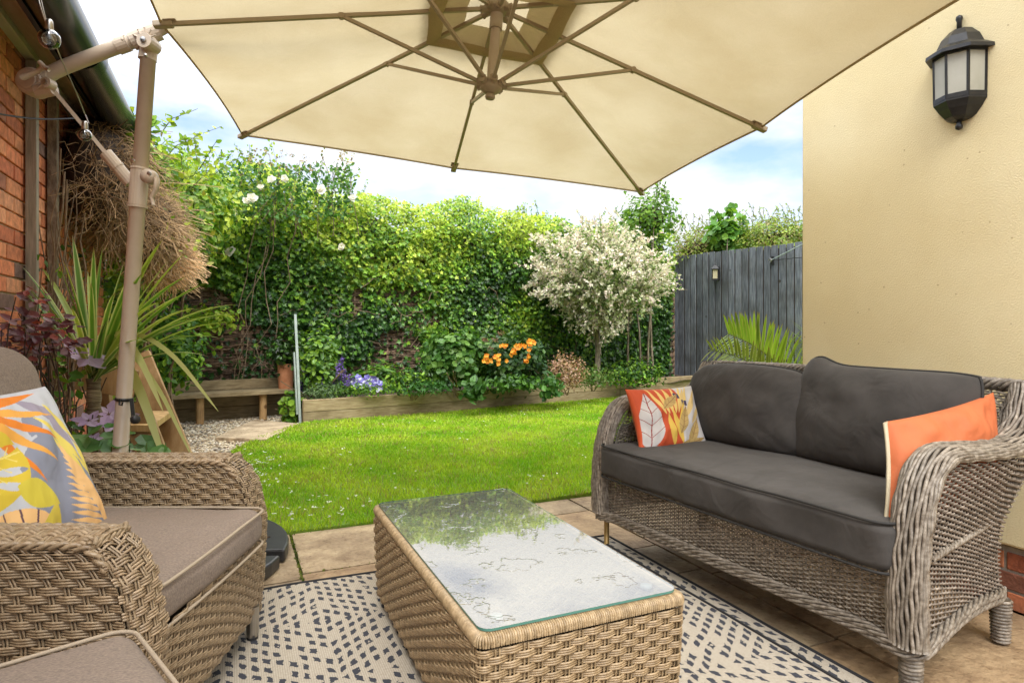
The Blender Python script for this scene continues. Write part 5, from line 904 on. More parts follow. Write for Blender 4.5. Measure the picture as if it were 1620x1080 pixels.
# clip and clamp low on the pole
B = MB(); rc = op(196, 631, 2.70); B.lathe([(.0312, -.006), (.035, -.006), (.035, .006), (.0312, .006)], rc, 20, axis=pd); B.tube([op(189, 631, 2.62), op(189, 640, 2.62), op(193, 641, 2.62), op(194, 636, 2.62)], .004, 6); B.build('cable_clip', M['black_plastic'], UB, smooth=True)
B = MB(); B.tube([op(208, 630, 2.675), op(211, 660, 2.675)], .010, 4); B.build('clamp_bar', M['black_plastic'], UB); B = MB(); B.lathe([(0, -.012), (.018, -.012), (.02, 0), (.018, .012), (0, .012)], op(214, 663, 2.62), 8, axis=-FW + RT); B.build('clamp_knob', M['black_plastic'], UB, smooth=True)
# base weights: four quarter slabs
bc = cw(-1.66, 2.70, 0) 
BW = UB
def quarter(a0, lb=None):
    B = MB(); poly = [(.02, .02)] + [(.66 * math.cos(t), .66 * math.sin(t)) for t in np.linspace(.05, math.pi / 2 - .05, 12)]; 
    cx = [(x * math.cos(a0) - y * math.sin(a0), x * math.sin(a0) + y * math.cos(a0)) for x, y in poly]; B.prism([(bc[0] + x, bc[1] + y) for x, y in cx], .004, .062)
    o = B.build('base_weight', M['black_plastic'], BW, bevel=.010)
    B = MB()
    for q in range(4):
        t = .35 + q * .28; r0, r1 = .36, .58; B.tube([bc + [r0 * math.cos(a0 + t), r0 * math.sin(a0 + t), .064], bc + [r1 * math.cos(a0 + t), r1 * math.sin(a0 + t), .064]], .007, 6, flat=.5)
    B.build('grip_ridge', M['dark_core'], o)
for k in range(4): quarter(k * math.pi / 2 - .35)
B = MB(); B.lathe([(0, .02), (.06, .02), (.06, .09), (.045, .12), (.045, .2), (0, .2)], PB_ * [1, 1, 0], 18); B.build('pole_foot', M['parasol_metal'], UB)

# festoon lights
FL = thing('festoon_lights', 'string of clear bulb lights hanging in front of the gutter', 'string lights', at(60, 0, 2.1))
wp = [at(55, -30, 2.1), at(62, 5, 2.1), at(75, 45, 2.12), at(84, 62, 2.13), at(95, 90, 2.2), at(122, 150, 2.4), at(134, 180, 2.6), at(140, 195, 2.6)]
B = MB(); B.tube(pathfn(wp)(np.linspace(0, 1, 20)), .0022, 5); B.tube([at(60, -20, 2.1), at(76, 46, 2.12)], .0018, 5); B.build('wire', M['metal'], FL)
for u, v, d, r_ in ((78, 62, 2.1, .033), (134, 214, 2.6, .026)):
    c = at(u, v, d); B = MB(); B.lathe([(r_ * math.sin(a), r_ * math.cos(a)) for a in np.linspace(0.35, math.pi, 12)], c, 18); bb = B.build('bulb', M['bulb_glass'], FL, smooth=True)
    B = MB(); B.lathe([(0, .062), (.008, .062), (.011, .055), (.013, .03), (.011, .026)], c + ZU * (r_ - .03), 12); B.build('socket', M['metal'], bb, smooth=True)
    B = MB(); B.tube([c + ZU * r_ * .9, c, c + RT * .006, c + ZU * r_ * .5], .0012, 4); B.build('filament', M['metal'], bb)

# =================================================================== RUG
RG = thing('outdoor_rug', 'cream outdoor rug with black dashed pattern under the table', 'rug', (.7, 1.2, 0))
nx, ny = 60, 90; xs = np.linspace(-.50, 1.695, nx); ys = np.linspace(-.6, 2.66, ny); X, Y = np.meshgrid(xs, ys, indexing='ij')
wv_ = .010 * np.sin(xs * 5 + 1)[:, None] * (Y > 2.4) * (Y - 2.4) / .26 ; ct_ = np.clip((.25 - X) / .5, 0, 1) ** 2 * np.clip((Y - 2.2) / .46, 0, 1) * .10
Z_ = .010 + .003 * vn(np.stack([X, Y, 0 * X], -1), 3, 1).reshape(nx, ny); G = np.stack([X, Y + wv_ - ct_, Z_], -1)
B = MB(); B.grid(G); loop = np.concatenate([G[:, 0], G[-1, 1:], G[-2::-1, -1], G[0, -2:0:-1]]); B.grid(np.stack([loop, loop - [0, 0, .009]], 0), cv=True); B.build('rug_weave', M['rug'], RG, smooth=True)
B = MB(); B.tube(loop + [0, 0, .001], .007, 6, closed=True, flat=.7); B.tube(np.array([G[-3, i] + [0, 0, .003] for i in range(ny)]), .006, 6, flat=.5); B.build('binding', M['rug_edge'], RG, smooth=True)

# =================================================================== COFFEE TABLE
TB = thing('rattan_coffee_table', 'tan rattan coffee table with a wet glass top', 'coffee table', (.765, 1.83, 0))
x0, x1, y0, y1, zt = .485, 1.043, 1.272, 2.385, .368
loop = rrect(x0, x1, y0, y1, .022, 5); L0 = pathfn(loop, True)
def side(s, t):
    p = L0(s); cx, cy = (x0 + x1) / 2, (y0 + y1) / 2; k = 1 - .035 * (1 - np.asarray(t)) ** 1.5
    return np.stack([cx + (p[..., 0] - cx) * k, cy + (p[..., 1] - cy) * k, .045 + (zt - .012 - .045) * np.asarray(t)], -1)
B = MB(); weave(B, side, 94, 54, r=.0033, A=.0056, group=3, per=5, twin=.0050, flat=.75, t1=.955, tw=.55, jit=.1); B.build('woven_sides', M['tan_wicker'], TB, smooth=True)
# wrapped rim: strands laid across the top edge
B = MB(); per_ = 3.3; n = 560
for i in range(n):
    s = i / n; p = L0(s); q = L0(s + .001); T = nrm(q - p); nv = np.array([T[1], -T[0]]); o3 = np.array([nv[0], nv[1], 0]); P0 = np.array([p[0], p[1], zt]); j = rng.normal(0, .0006)
    B.tube([P0 - o3 * .036 + ZU * .003, P0 - o3 * .012 + ZU * .004, P0 - o3 * .001 + ZU * .001, P0 + o3 * .004 - ZU * .008, P0 + o3 * .003 - ZU * .019 + np.array([T[0], T[1], 0]) * j], .0031, 5, cap=False, col=float(rng.uniform(.85, 1.2)))
B.build('wrapped_rim', M['tan_wicker'], TB, smooth=True)
B = MB(); weave(B, bilin((x0 + .03, y0 + .03, zt - .003), (x1 - .03, y0 + .03, zt - .003), (x1 - .03, y1 - .03, zt - .003), (x0 + .03, y1 - .03, zt - .003)), 17, 100, r=.005, A=.004, group=2, per=4, twin=.004, jit=.1, dark=.8); B.build('woven_top', M['tan_wicker'], TB, smooth=True)
MB().box(((x0 + x1) / 2, (y0 + y1) / 2, .2), (x1 - x0 - .05, y1 - y0 - .06, .27)).build('inner_shade_box', M['dark_core'], TB)  # dark box stands in for the shade inside the table
gl = rrect(x0 + .010, x1 - .010, y0 + .012, y1 - .012, .03, 6); B = MB(); m = len(gl)
B.add([(x, y, zt + .0145) for x, y in gl], [list(range(m))]); B.build('glass_top', M['table_glass'], TB)
B = MB(); B.grid(np.array([[(x, y, zt + .0143) for x, y in gl], [(x, y, zt + .0085) for x, y in gl]]), cv=True); B.build('glass_edge', M['glass_edge'], TB)
for x, y in ((x0 + .07, y0 + .07), (x1 - .07, y0 + .07), (x0 + .07, y1 - .07), (x1 - .07, y1 - .07)):
    B = MB(); B.lathe([(0, .012), (.014, .012), (.016, .006), (.010, 0), (0, 0)], (x, y, zt + .0015), 18); B.build('suction_pad', mat('pad', (.6, .62, .58), rough=.2), TB, smooth=True)
for x, y in ((x0 + .035, y0 + .04), (x1 - .035, y0 + .04), (x0 + .035, y1 - .04), (x1 - .035, y1 - .04)):
    B = MB(); B.lathe([(0, 0.016), (.013, 0.016), (.015, .022), (.017, .07), (0, .07)], (x, y, 0), 16); lg = B.build('leg', M['metal'], TB, smooth=False); B = MB(); B.lathe([(0, .010), (.014, .010), (.014, .018), (0, .018)], (x, y, .001), 14); B.build('foot_cap', M['black_plastic'], lg)

# =================================================================== SOFA  (local: x depth from front, y along from the near end)
sa = .0785; SE = np.array([[math.cos(sa), -math.sin(sa), 0], [math.sin(sa), math.cos(sa), 0], [0, 0, 1]]); SOo = np.array([1.70, 1.095, 0])
def sl_(p): return SE @ np.asarray(p, float) + SOo
SF = thing('rattan_sofa', 'grey brown rattan two seat sofa with charcoal cushions by the cream wall', 'sofa', SOo)
LY = 1.52; M3 = SE
def addxf(B, name, m, par=SF, **k): B.xf(M3, SOo); return B.build(name, m, par, **k)
def zarm(x): return np.interp(x, [0, .05, .2, .35, .5, .6, .68, .74], [.655, .665, .655, .645, .642, .665, .725, .80])
def xback(t): return np.interp(t, [0, .25, .5, .75, 1], [.645, .61, .595, .65, .76])
def sidep(ysgn, ybase, inn=.075):
    def f(s, t):
        s, t = np.asarray(s, float), np.asarray(t, float); xb = xback(t); x0_ = np.interp(t, [0, .5, .78, 1], [.035, .045, .085, .15]); x = x0_ + (xb - x0_) * s; z0 = .155 + .03 * np.sin(math.pi * s); z = z0 + (zarm(x) - z0) * t
        y = ybase + ysgn * (.035 * t ** 2 * (0.4 + s) - inn * s * (1 - t ** 2.5)); return np.stack([x, y + 0 * x, z], -1)
    return f
B = MB(); weave(B, sidep(-1, .03), 24, 68, r=.0035, A=.0052, group=1, per=4, twin=0, flat=.8, tw=.0, sgn=1, cc=(.65, 1.25), jit=.25)
addxf(B, 'arm_panel', M['grey_wicker'], smooth=True); B = MB(); weave(B, sidep(1, LY - .03), 24, 68, r=.0035, A=.0052, group=1, per=4, twin=0, flat=.8, tw=.0, sgn=1, cc=(.65, 1.25), jit=.25)
addxf(B, 'arm_panel', M['grey_wicker'], smooth=True); B = MB(); weave(B, sidep(1, .085, 0), 24, 36, t0=.45, r=.0036, A=.0052, group=1, per=3, twin=0, flat=.8, tw=.0, cc=(.65, 1.25)); addxf(B, 'arm_panel', M['grey_wicker'], smooth=True); B = MB(); weave(B, sidep(-1, LY - .085, 0), 24, 36, t0=.45, r=.0036, A=.0052, group=1, per=4, twin=0, flat=.8, tw=.0, cc=(.65, 1.25)); addxf(B, 'arm_panel', M['grey_wicker'], smooth=True)
def frontp(s, t):
    s, t = np.asarray(s, float), np.asarray(t, float); y = .07 + (LY - .14) * s; z0 = .165 + .012 * np.sin(math.pi * s); return np.stack([.02 - .012 * np.sin(math.pi * s) + 0 * t, y, z0 + (.43 - z0) * t], -1)
B = MB(); weave(B, frontp, 60, 38, r=.0034, A=.0052, group=1, per=4, twin=0, flat=.8, tw=.0, cc=(.7, 1.25), jit=.3); addxf(B, 'front_panel', M['grey_wicker'], smooth=True)
def backp(s, t):
    s, t = np.asarray(s, float), np.asarray(t, float); y_in = .09 * (1 - t ** 2); y = .02 + y_in + (LY - .04 - 2 * y_in) * s; zt_ = .835 - .02 * np.abs(2 * s - 1) ** 6; return np.stack([xback(t) + .0 + .02 * np.sin(math.pi * s), y, .16 + (zt_ - .16) * t], -1)
B = MB(); weave(B, backp, 54, 76, r=.0043, A=.0055, group=1, per=3, twin=0, flat=.8, tw=.0, cc=(.65, 1.2)); addxf(B, 'back_panel', M['grey_wicker'], smooth=True)
# thick rolled band: up the front post, over the arm and along the back
def roll(yc, sg, nm):
    pts = [(.012, yc, .165), (.008, yc, .30), (.016, yc, .42), (.036, yc, .52), (.068, yc, .60), (.105, yc, .648), (.145, yc - sg * .003, .675)] + [(x, yc - sg * .012 * (x / .6), float(zarm(x)) + .022) for x in (.19, .24, .30, .38, .46, .54, .61, .67)] + [(.745, yc + sg * .0, .845)]
    pts = np.array(pts, float); f = pathfn(pts); s = np.linspace(0, 1, 120); p = f(s)
    for q in range(6): p[1:-1] = (p[:-2] + 2 * p[1:-1] + p[2:]) / 4
    T = nrm(np.gradient(p, axis=0)); yv = np.array([0, 1.0, 0]); o = nrm(np.cross(T, yv)); o = np.where((o[:, :1] * -1 + o[:, 2:] * 1) < 0, -o, o); B = MB(); n_ = 18; Ln = 1.35
    for i in range(n_):
        a = math.pi * (-.12 + 1.24 * i / (n_ - 1)); wob = .045 * np.sin(2 * math.pi * s * Ln / .12 + i * 1.9); aa = a + wob; rr = 1 + .04 * np.cos(2 * math.pi * s * Ln / .10 + i * .8)
        fl = 1 + .25 * np.clip((s - .5) * 2, 0, 1); q = p + (yv[None] * (-.052 * np.cos(aa) * rr * fl)[:, None]) + o * (.030 * np.sin(aa) * rr)[:, None]; B.tube(q, .0054, 6, cap=True, col=float(rng.uniform(.75, 1.35)))
    rl = addxf(B, nm, M['grey_wicker'], smooth=True); B = MB(); B.grid(np.stack([p + yv[None] * (-.046 * math.cos(a)) + o * (.0235 * math.sin(a)) for a in np.linspace(-.5, math.pi + .5, 14)], 1)); B.xf(M3, SOo); B.build('roll_core', M['dark_core'], rl, smooth=True)  # dark core puts the shade between strands into its colour
    return rl
roll(.052, 1, 'arm_roll'); roll(LY - .052, -1, 'arm_roll')
B = MB(); tp_ = [(.765 + .015 * math.sin(math.pi * s), .03 + (LY - .06) * s,   .842 + .008 * math.sin(math.pi * s)) for s in np.linspace(0, 1, 20)]; braid(B, tp_, 5, .018, .0075, .12); addxf(B, 'back_rail', M['grey_wicker'], smooth=True)
B = MB(); lp_ = [(.66, .11, .16)] + [(x, .014 + .13 * (x - .03), .155 + .03 * math.sin(math.pi * (x - .03) / .62)) for x in np.linspace(.6, .08, 10)] + [(.03, .02, .15), (-.005, .05, .15), (-.002, .10, .155)] + [(.012 - .012 * math.sin(math.pi * s), .1 + (LY - .2) * s, .158 + .012 * math.sin(math.pi * s)) for s in np.linspace(.05, .95, 12)] + [(-.002, LY - .1, .155), (-.005, LY - .05, .15), (.03, LY - .02, .15)] + [(x, LY - .014 - .13 * (x - .03), .155 + .03 * math.sin(math.pi * (x - .03) / .62)) for x in np.linspace(.08, .6, 10)] + [(.66, LY - .11, .16)]
braid(B, [(a, b, c + .012) for a, b, c in lp_], 5, .010, .0055, .22); braid(B, [(a - .0, b, c - .006) for a, b, c in lp_], 5, .010, .0055, .22)
braid(B, [(x, .016 + .125 * (x - .04), .40 + .03 * (x / .6)) for x in np.linspace(.06, .585, 8)], 3, .006, .0055, .06); braid(B, [(x, LY - .016 - .125 * (x - .04), .40 + .03 * (x / .6)) for x in np.linspace(.06, .585, 8)], 3, .006, .0055, .06); addxf(B, 'braided_border', M['grey_wicker'], smooth=True)
for x, y, tall in ((.035, .055, 0), (.63, .10, 0), (.63, LY - .10, 0)):
    B = MB(); B.tube([(x, y, .006), (x, y, .15)], [.022, .028], 14); 
    for q in range(13): z = .012 + q * .011; B.lathe([(.022 + .006 * z / .15, z - .005), (.0285 + .006 * z / .15, z), (.022 + .006 * z / .15, z + .005)], (x, y, 0), 14, col=float(rng.uniform(.75, 1.25)))
    addxf(B, 'leg', M['grey_wicker'], smooth=True)
B = MB(); B.tube([(.04, LY - .06, 0.003), (.04, LY - .06, .2)], .0125, 12); o_ = addxf(B, 'leg', M['brass'], smooth=True); o_['label'] = 'bare brown metal leg without its wicker wrap'
B = MB(); B.box((.32, LY / 2, .35), (.52, LY - .30, .03)); addxf(B, 'seat_deck', M['dark_core'])
# cushions
def pipe_loop(hx, hy, z, r=.05, k=5, crown=0, inset=0): 
    return np.array([(x, y, z) for x, y in rrect(-hx + inset, hx - inset, -hy + inset, hy - inset, r, k)])
def densify(P, m=160): f = pathfn(P, True); return f(np.arange(m) / m)
hx, hy, hz_ = .325, .685, .068
p2, Fq = rbox((hx, hy, hz_), .035, n=44, crown=(.006, .0, .014), wr=.007, seed=4, rz=.06); cc_ = np.array([.285, LY / 2 - .005, .432])
fr_ = p2[:, 0] < -hx + .05; p2[:, 2] += -.018 * fr_ * (p2[:, 2] < 0); p2[:, 0] += fr_ * .007 * np.sin(p2[:, 1] * 24 + 2.5 * np.sin(p2[:, 1] * 7)) * (1 - (p2[:, 2] / hz_) ** 2).clip(0, 1)
tap = lambda P: P * np.c_[np.ones(len(P)), 1 - .075 * np.clip((P[:, 0] + hx * .6) / (2 * hx), 0, 1), np.ones(len(P))]
p2 = tap(p2); B = MB(); B.add(p2 + cc_, Fq); cu = addxf(B, 'seat_cushion', M['charcoal'], smooth=True, sub=1)
B = MB(); q = densify(pipe_loop(hx - .004, hy - .004, hz_ - .006, .06), 200) ; q = q + np.c_[0 * q[:, 0], 0 * q[:, 0], .004 * vn(q, 5, 4)]; q = tap(q); B.tube(q + cc_, .0045, 8, closed=True)
q = densify(pipe_loop(hx - .003, hy - .003, -hz_ - .010, .06), 200); q = tap(q); B.tube(q + cc_, .0045, 8, closed=True); B.xf(M3, SOo); B.build('piping', M['charcoal_pipe'], cu, smooth=True)
def back_cushion(o, ex, ey, a, b, h, seed, name, wr=.004, rc=.10, horn=None, e=.32):
    B = MB(); 
    for mrr in (1, -1):
        S, T, G = pillow(a, b, h * (1 if mrr > 0 else .8), 46, e, .02, wr, seed, rc=rc, mirror=mrr)
        if horn: G[..., 1] += horn * np.exp(-(((S + horn_s) / .22) ** 2)) * np.clip(T - .3, 0, 1)
        G[..., 1] += -.03 * (S ** 2) * (T > 0) * T if horn is None else 0
        B.grid(G if mrr > 0 else G[::-1])
    R, oo = frame_xf(o, ex, ey); B.xf(R, oo); B.xf(M3, SOo); c = B.build(name, M['charcoal'], SF, smooth=True)
    S, T, G = pillow(a, b, 0, 46, .45, .02, 0, seed, rc=rc)
    if horn: G[..., 1] += horn * np.exp(-(((S + horn_s) / .22) ** 2)) * np.clip(T - .3, 0, 1)
    G[..., 1] += -.03 * (S ** 2) * (T > 0) * T if horn is None else 0
    ed = np.concatenate([G[:, 0], G[-1, 1:], G[-2::-1, -1], G[0, -2:0:-1]]); B = MB(); B.tube(ed * 1.003, .0055, 7, closed=True); B.xf(R, oo); B.xf(M3, SOo); B.build('piping', M['charcoal_pipe'], c, smooth=True)
horn_s = -.8
back_cushion((.555, 1.085, .680), (0, -1, 0), (.26, 0, 1), .345, .198, .112, 11, 'back_cushion')
horn_s = .85
back_cushion((.555, .470, .690), (-.07, -1, 0), (.24, 0, 1), .352, .205, .115, 23, 'back_cushion', horn=.05, rc=.06)

# =================================================================== PRINTED CUSHIONS
def leafm(S, T, b, t, w_, p=.8):
    b, t = np.array(b), np.array(t); d = t - b; L_ = np.hypot(*d); d = d / L_; l = ((S - b[0]) * d[0] + (T - b[1]) * d[1]) / L_; q = np.abs((S - b[0]) * -d[1] + (T - b[1]) * d[0])
    ok = (l > 0) & (l < 1); lc = np.clip(l, 0, 1); return ok & (q < w_ * np.sin(math.pi * lc ** p)), lc, q * np.sign((S - b[0]) * -d[1] + (T - b[1]) * d[0])
def veins(C_, S, T, b, t, w_, col, n=6, p=.8, th=.012):
    m, l, q = leafm(S, T, b, t, w_, p); L_ = math.dist(b, t); C_[m & (np.abs(q) < th)] = col; ph = (l * L_ - np.abs(q) * .9) * n / L_; C_[m & (np.abs(ph - np.round(ph)) < th * n / L_ * .8) & (ph > 0)] = col
def print_orange(S, T):
    C_ = np.zeros(S.shape + (3,)); C_[:] = lin((205, 84, 45)); W = lin((212, 208, 205)); Yc = lin((238, 205, 120)); Kc = lin((200, 170, 105)); Nv = lin((70, 62, 95)); rd = lin((150, 50, 40)); 
    m = (S > .25 + .12 * np.sin(T * 3)); C_[m] = W
    for k in range(6): m, _, _ = leafm(S, T, (-.2 + k * .09, .05), (-.55 + k * .26, 1.05), .06); C_[m] = Yc
    for b, t, w_ in (((.4, -.1), (1.0, .9), .08), ((.55, -.3), (1.05, .4), .07), ((.3, .2), (.6, 1.0), .06)): m, _, _ = leafm(S, T, b, t, w_); C_[m] = lin((225, 195, 130))
    for i in range(4): m = (np.abs(S - (.22 + .09 * i)) < .04) & (np.abs(T - (.68 - .13 * i + (i % 2) * .1)) < .09); C_[m] = Nv
    for b, t, w_ in (((-.05, -.95), (-.15, .1), .10), ((.2, -.9), (-.02, .25), .09), ((.1, -.4), (.45, .5), .05)): m, _, _ = leafm(S, T, b, t, w_); C_[m] = lin((240, 200, 90))
    m, _, _ = leafm(S, T, (-.72, -1.0), (-.62, .85), .34, .7); C_[m] = W; veins(C_, S, T, (-.72, -1.0), (-.62, .85), .34, rd, 5, .7, .013)
    for b, t in (((-.25, .25), (.3, .72)), ((.15, -.6), (.48, .3)), ((.4, -1.0), (.8, -.1)), ((.0, -1.1), (.9, -.75))): m, _, _ = leafm(S, T, b, t, .14); C_[m] = Kc; veins(C_, S, T, b, t, .14, lin((150, 110, 70)), 5, .8, .009)
    m = S < -.94; C_[m] = lin((215, 90, 45)); return C_
def print_yellow(S, T):
    C_ = np.zeros(S.shape + (3,)); C_[:] = lin((205, 210, 220)); Yc = lin((228, 202, 62)); Bg = lin((146, 152, 172)); Or = lin((240, 140, 40)); Pc = lin((252, 205, 140)); Pu = lin((110, 80, 90)); Lv = lin((165, 158, 178)); Y2 = lin((240, 222, 110))
    m = (T < .0 + .35 * np.sin(S * 3 + .8)) & (S > -.25) & (T > -1.0); C_[m] = Bg
    for b, t, w_ in (((.25, .85), (.9, .35), .10), ((.55, .6), (.75, -.05), .10), ((.75, .45), (.98, -.15), .06), ((.15, .45), (.62, -.1), .12), ((.3, .65), (.1, .35), .12)): m, _, _ = leafm(S, T, b, t, w_); C_[m] = Lv if w_ < .11 else Bg
    for b, t in (((.3, .6), (.95, -.35)), ((.6, .75), (1.0, .0)), ((.4, .3), (.8, -.4)), ((.8, .2), (1.0, -.5))): m, _, _ = leafm(S, T, b, t, .06); C_[m] = Y2
    for k in range(7): a = math.radians(-62 + k * 17); m, _, _ = leafm(S, T, (-.5, .80), (-.5 + 1.15 * math.cos(a), .80 + 1.15 * math.sin(a)), .062); C_[m] = Or if k % 2 == 0 else lin((246, 180, 80))
    m = ((S + .72) / .62) ** 2 + ((T - .15) / .50) ** 2 < 1; hole = np.zeros_like(m)
    for b, t in (((-.1, .3), (-.6, .22)), ((-.15, .0), (-.6, .05)), ((-.25, -.2), (-.62, -.05)), ((-.45, .62), (-.62, .35))): hh, _, _ = leafm(S, T, b, t, .05); hole |= hh
    C_[m & ~hole] = Yc; veins(C_, S, T, (-1.3, .1), (-.12, .22), .4, lin((244, 228, 130)), 6, .8, .01)
    m, _, _ = leafm(S, T, (-.35, -.15), (.1, -.5), .17); C_[m] = lin((220, 205, 70))
    m = ((S + .55) / .62) ** 2 + ((T + 1.0) / .62) ** 2 < 1; C_[m] = Pc
    for k in range(9): a = math.radians(35 + k * 13); x = -.45; dq = np.abs((S - x) * math.sin(a) - (T + 1.25) * math.cos(a)); C_[m & (dq < .012)] = Pu
    m, _, _ = leafm(S, T, (-.2, -1.05), (.05, -.45), .16); C_[m] = lin((225, 205, 80))
    for k in range(13): y = -.95 + k * .085; m, _, _ = leafm(S, T, (.92 - k * .035, y - .05), (.22 + .02 * k, y + .14), .035); C_[m] = Pc
    m, _, _ = leafm(S, T, (1.0, -1.0), (.45, .15), .10); C_[m] = Pc
    return C_
def throw(name, label, o, ex, ey, a, b, h, pf_, front, back, pinch=.07, seed=1, bend=0.0, e=.42, skew=False, edge=False):
    R, oo = frame_xf(o, ex, ey)
    if skew: R = np.stack([nrm(ex), nrm(ey), R[:, 2]], 1)           # squashed out of square between arm and seat
    S, T, G = pillow(a, b, h, 260, e, pinch, .007, seed); S2, T2, G2 = pillow(a, b, h * .95, 60, e, pinch, .007, seed + 3, mirror=-1)
    G[..., 2] -= bend * (S ** 2); G2[..., 2] -= bend * (S2 ** 2)
    t_ = thing(name, label, 'cushion', oo - [0, 0, b]); B = MB(); B.grid(G, col=pf_(S, T)); B.xf(R, oo); B.build('printed_front', M['print'], t_, smooth=True)
    B = MB(); B.grid(G2[::-1]); B.xf(R, oo); o_b = B.build('plain_back', M[back], t_, smooth=True)
    if edge:
        ed = G[-1, 1:-1]; B = MB(); B.tube(ed, .010, 6, flat=.5, col=(.62, .55, .38)); B.xf(R, oo); B.build('printed_edge', M['print'], t_, smooth=True)
# far end of sofa
throw('printed_cushion', 'orange leaf print cushion at the far end of the sofa', (1.86, 2.405, .615), (1, .02, 0), (-.03, .40, 1), .195, .150, .060, print_orange, 'print', 'orange', seed=3)
# near end: seen from its plain orange back
throw('orange_cushion', 'cushion showing its plain orange back against the near sofa arm', (2.015, 1.222, .648), (-.985, .05, -.14), (.36, .25, .85), .255, .168, .060, print_orange, 'print', 'orange', seed=8, bend=-.02, skew=True, edge=True)

# =================================================================== ARMCHAIR (camera-aligned axes: x right, d ahead)
CW3 = np.stack([RT, FW, ZU], 1); 
CH = thing('rattan_armchair', 'brown rattan armchair with taupe cushions at the left edge', 'armchair', cw(-1.2, 1.7))
def addc(B, name, m, par=CH, **k): B.xf(CW3, (0, 0, 0)); return B.build(name, m, par, **k)
def chair_arm(d_out, d_in, nm, dx=0):
    # outline in (x,z) of the arm seen from the side: front post curves forward as it goes down
    xf_ = lambda z: np.interp(z, [.06, .2, .4, .52, .575, .6], [-.80, -.785, -.775, -.80, -.835, -.87]) + dx; d_in = float(d_in); d_out = float(d_out)
    W = [(d_out, -1), (d_in, 1)]
    B = MB()
    def outer(d):
        def f(s, t): s, t = np.asarray(s, float), np.asarray(t, float); z = .07 + (.60 - .07) * t; x = -1.75 + (xf_(z) + 1.75) * s; return np.stack([x, d + 0 * x, z], -1)
        return f
    weave(B, outer(d_out), 27, 92, r=.0031, A=.0054, group=3, per=5, twin=.004, flat=.75, tw=.45, jit=.12); weave(B, outer(d_in), 27, 66, r=.0031, A=.0054, group=3, per=5, twin=.004, flat=.75, tw=.45, jit=.12, t0=.3)
    def front(s, t):
        s, t = np.asarray(s, float), np.asarray(t, float); z = .07 + (.60 - .07) * t; dm, dw = (d_out + d_in) / 2, (d_in - d_out) / 2; a = math.pi * s; x = xf_(z) + .022 * np.sin(a); return np.stack([x, dm - dw * np.cos(a), z], -1)
    weave(B, front, 6, 92, r=.0031, A=.0054, group=3, per=5, twin=.004, flat=.75, tw=.45, jit=.12)
    def top(s, t):
        s, t = np.asarray(s, float), np.asarray(t, float); x = -1.75 + (-.855 + dx + 1.75) * s; return np.stack([x, d_out + (d_in - d_out) * t, .602 + .012 * np.sin(math.pi * t)], -1)
    weave(B, top, 33, 12, r=.0052, A=.0040, group=3, per=5, twin=.004, flat=.8, tw=.4); addc(B, nm, M['chair_wicker'], smooth=True)
    B = MB(); B.box((-1.30, (d_in + d_out) / 2, .33), (.80, abs(d_in - d_out) - .03, .50)); addc(B, 'arm_core', M['dark_core'])  # dark box in place of the shaded hollow behind the arm weave
    B = MB()
    for dq in (d_out, d_in): braid(B, [(-1.75, dq, .603), (-1.2, dq, .603), (-.90 + dx, dq, .603), (-.862 + dx, dq, .596), (-.84 + dx, dq, .575), (-.82 + dx, dq, .55)], 2, .005, .0055, .05)
    braid(B, [(-.858 + dx, dq, .604) for dq in np.linspace(d_out, d_in, 5)], 4, .008, .0055, .08)
    addc(B, 'arm_edge', M['chair_wicker'], smooth=True)
chair_arm(1.275, 1.395, 'near_arm'); chair_arm(2.17, 2.06, 'far_arm', -.085)
def cfront(s, t):
    s, t = np.asarray(s, float), np.asarray(t, float); z = .075 + .03 * np.sin(math.pi * s) + (.343 - .075) * t; x = -.800 - .02 * (1 - t) - .05 * s + .02 * np.sin(math.pi * s); return np.stack([x, 1.36 + (2.165 - 1.36) * s, z], -1)
B = MB(); weave(B, cfront, 24, 54, r=.0031, A=.0054, group=3, per=5, twin=.004, flat=.75, tw=.45); addc(B, 'front_panel', M['chair_wicker'], smooth=True)
B = MB(); B.box((-1.30, 1.76, .22), (.80, .70, .235)); addc(B, 'seat_core', M['dark_core'])  # dark fill painted as the shade under the seat
hx, hy, hz_ = .40, .325, .058; cc_ = np.array([-1.20, 1.722, .405])
p2, Fq = rbox((hx, hy, hz_), .04, n=36, crown=(.012, 0, .022), wr=.006, seed=14, rz=.05); B = MB(); B.add(p2 + cc_, Fq); cu = addc(B, 'seat_cushion', M['taupe'], smooth=True, sub=1)
B = MB()
for z in (hz_ - .006, -hz_ + .006): q = densify(pipe_loop(hx + .001, hy + .001, z, .05), 160); q[:, 2] += .003 * vn(q, 6, 2); q[:, 0] += np.where(q[:, 0] > hx - .06, .006 * (1 - (q[:, 1] / hy) ** 2), 0); B.tube(q + cc_, .0045, 8, closed=True)
B.xf(CW3); B.build('piping', M['taupe_pipe'], cu, smooth=True)
p2, Fq = rbox((.325, .27, .075), .06, n=26, crown=(0, 0, .03), wr=.006, seed=31, rz=.12); R, oo = frame_xf((-1.535, 1.74, .725), (0, 1, 0), (-.36, 0, 1)); B = MB(); B.add(p2, Fq); B.xf(R, oo); bc_ = addc(B, 'back_cushion', M['taupe'], smooth=True, sub=1)
def cback(s, t): s, t = np.asarray(s, float), np.asarray(t, float); return np.stack([-1.70 - .14 * t + 0 * s, 1.28 + .88 * s, .07 + (.93 - .07) * t], -1)
B = MB(); weave(B, cback, 24, 60, r=.006, A=.0040, group=3, per=3, twin=.004); addc(B, 'back_panel', M['chair_wicker'], smooth=True)
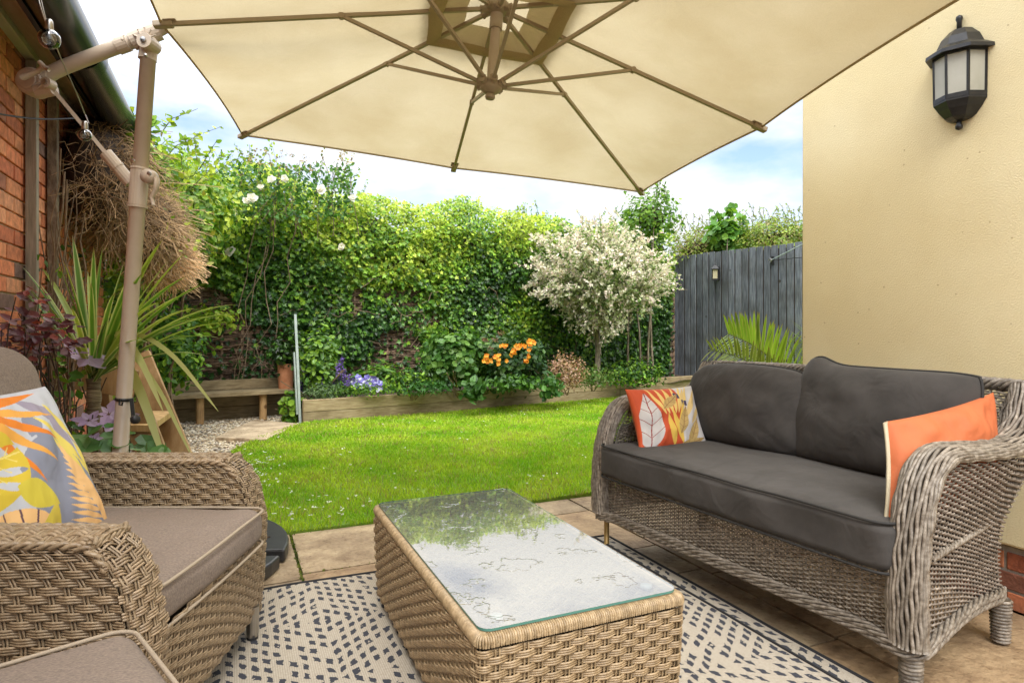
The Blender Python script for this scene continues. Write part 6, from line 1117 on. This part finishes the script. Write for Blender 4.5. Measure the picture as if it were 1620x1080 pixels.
for x, d in ((-.862, 2.085), (-.81, 1.36), (-1.68, 1.34), (-1.68, 2.1)):
    B = MB(); B.lathe([(0, .018), (.0165, .018), (.0195, .03), (.021, .12), (0, .12)], (x, d, 0), 16); B.xf(CW3); lg = B.build('leg', M['metal'], CH, smooth=False); B = MB(); B.lathe([(0, .012), (.018, .012), (.018, .02), (0, .02)], (x, d, 0), 14); B.xf(CW3); B.build('foot_cap', M['black_plastic'], lg)
pe = CW3 @ np.array([0, 1.0, 0]); pu = CW3 @ np.array([-.46, 0, 1.0])
throw('yellow_cushion', 'yellow and grey leaf print cushion on the armchair', CW3 @ np.array([-1.30, 1.63, .655]), pe, pu, .248, .235, .078, print_yellow, 'print', 'taupe', seed=5, pinch=.05)
# footstool
FS = thing('rattan_footstool', 'rattan footstool with a taupe cushion in front of the armchair', 'footstool', cw(-.76, .93)); a45 = math.radians(-45.5)
R45 = np.array([[math.cos(a45), -math.sin(a45), 0], [math.sin(a45), math.cos(a45), 0], [0, 0, 1]]); so_ = np.array([-.757, .925, 0]); hs = .225
p2, Fq = rbox((hs, hs, .045), .03, n=26, crown=(0, 0, .012), wr=.004, seed=41, rz=.045); B = MB(); B.add(p2 + [0, 0, .415], Fq); B.xf(R45, so_); B.xf(CW3); cu = B.build('seat_cushion', M['taupe'], FS, smooth=True, sub=1)
B = MB()
for z in (.038, -.038): q = densify(pipe_loop(hs + .001, hs + .001, z, .045), 120); B.tube(q + [0, 0, .415], .0042, 8, closed=True)
B.xf(R45, so_); B.xf(CW3); B.build('piping', M['taupe_pipe'], cu, smooth=True)
L4 = pathfn(rrect(-hs + .01, hs - .01, -hs + .01, hs - .01, .02, 4), True)
def sside(s, t): p = L4(s); return np.stack([p[..., 0], p[..., 1], .06 + .31 * np.asarray(t)], -1)
B = MB(); weave(B, sside, 52, 50, r=.0034, A=.005, group=3, per=3, twin=.004, tw=.45); B.xf(R45, so_); B.xf(CW3); B.build('woven_body', M['chair_wicker'], FS, smooth=True)
for x, y in ((-.18, -.18), (.18, -.18), (-.18, .18), (.18, .18)): B = MB(); B.lathe([(0, 0), (.018, 0), (.021, .08), (0, .08)], (x, y, .010), 14); B.xf(R45, so_); B.xf(CW3); B.build('leg', M['metal'], FS)
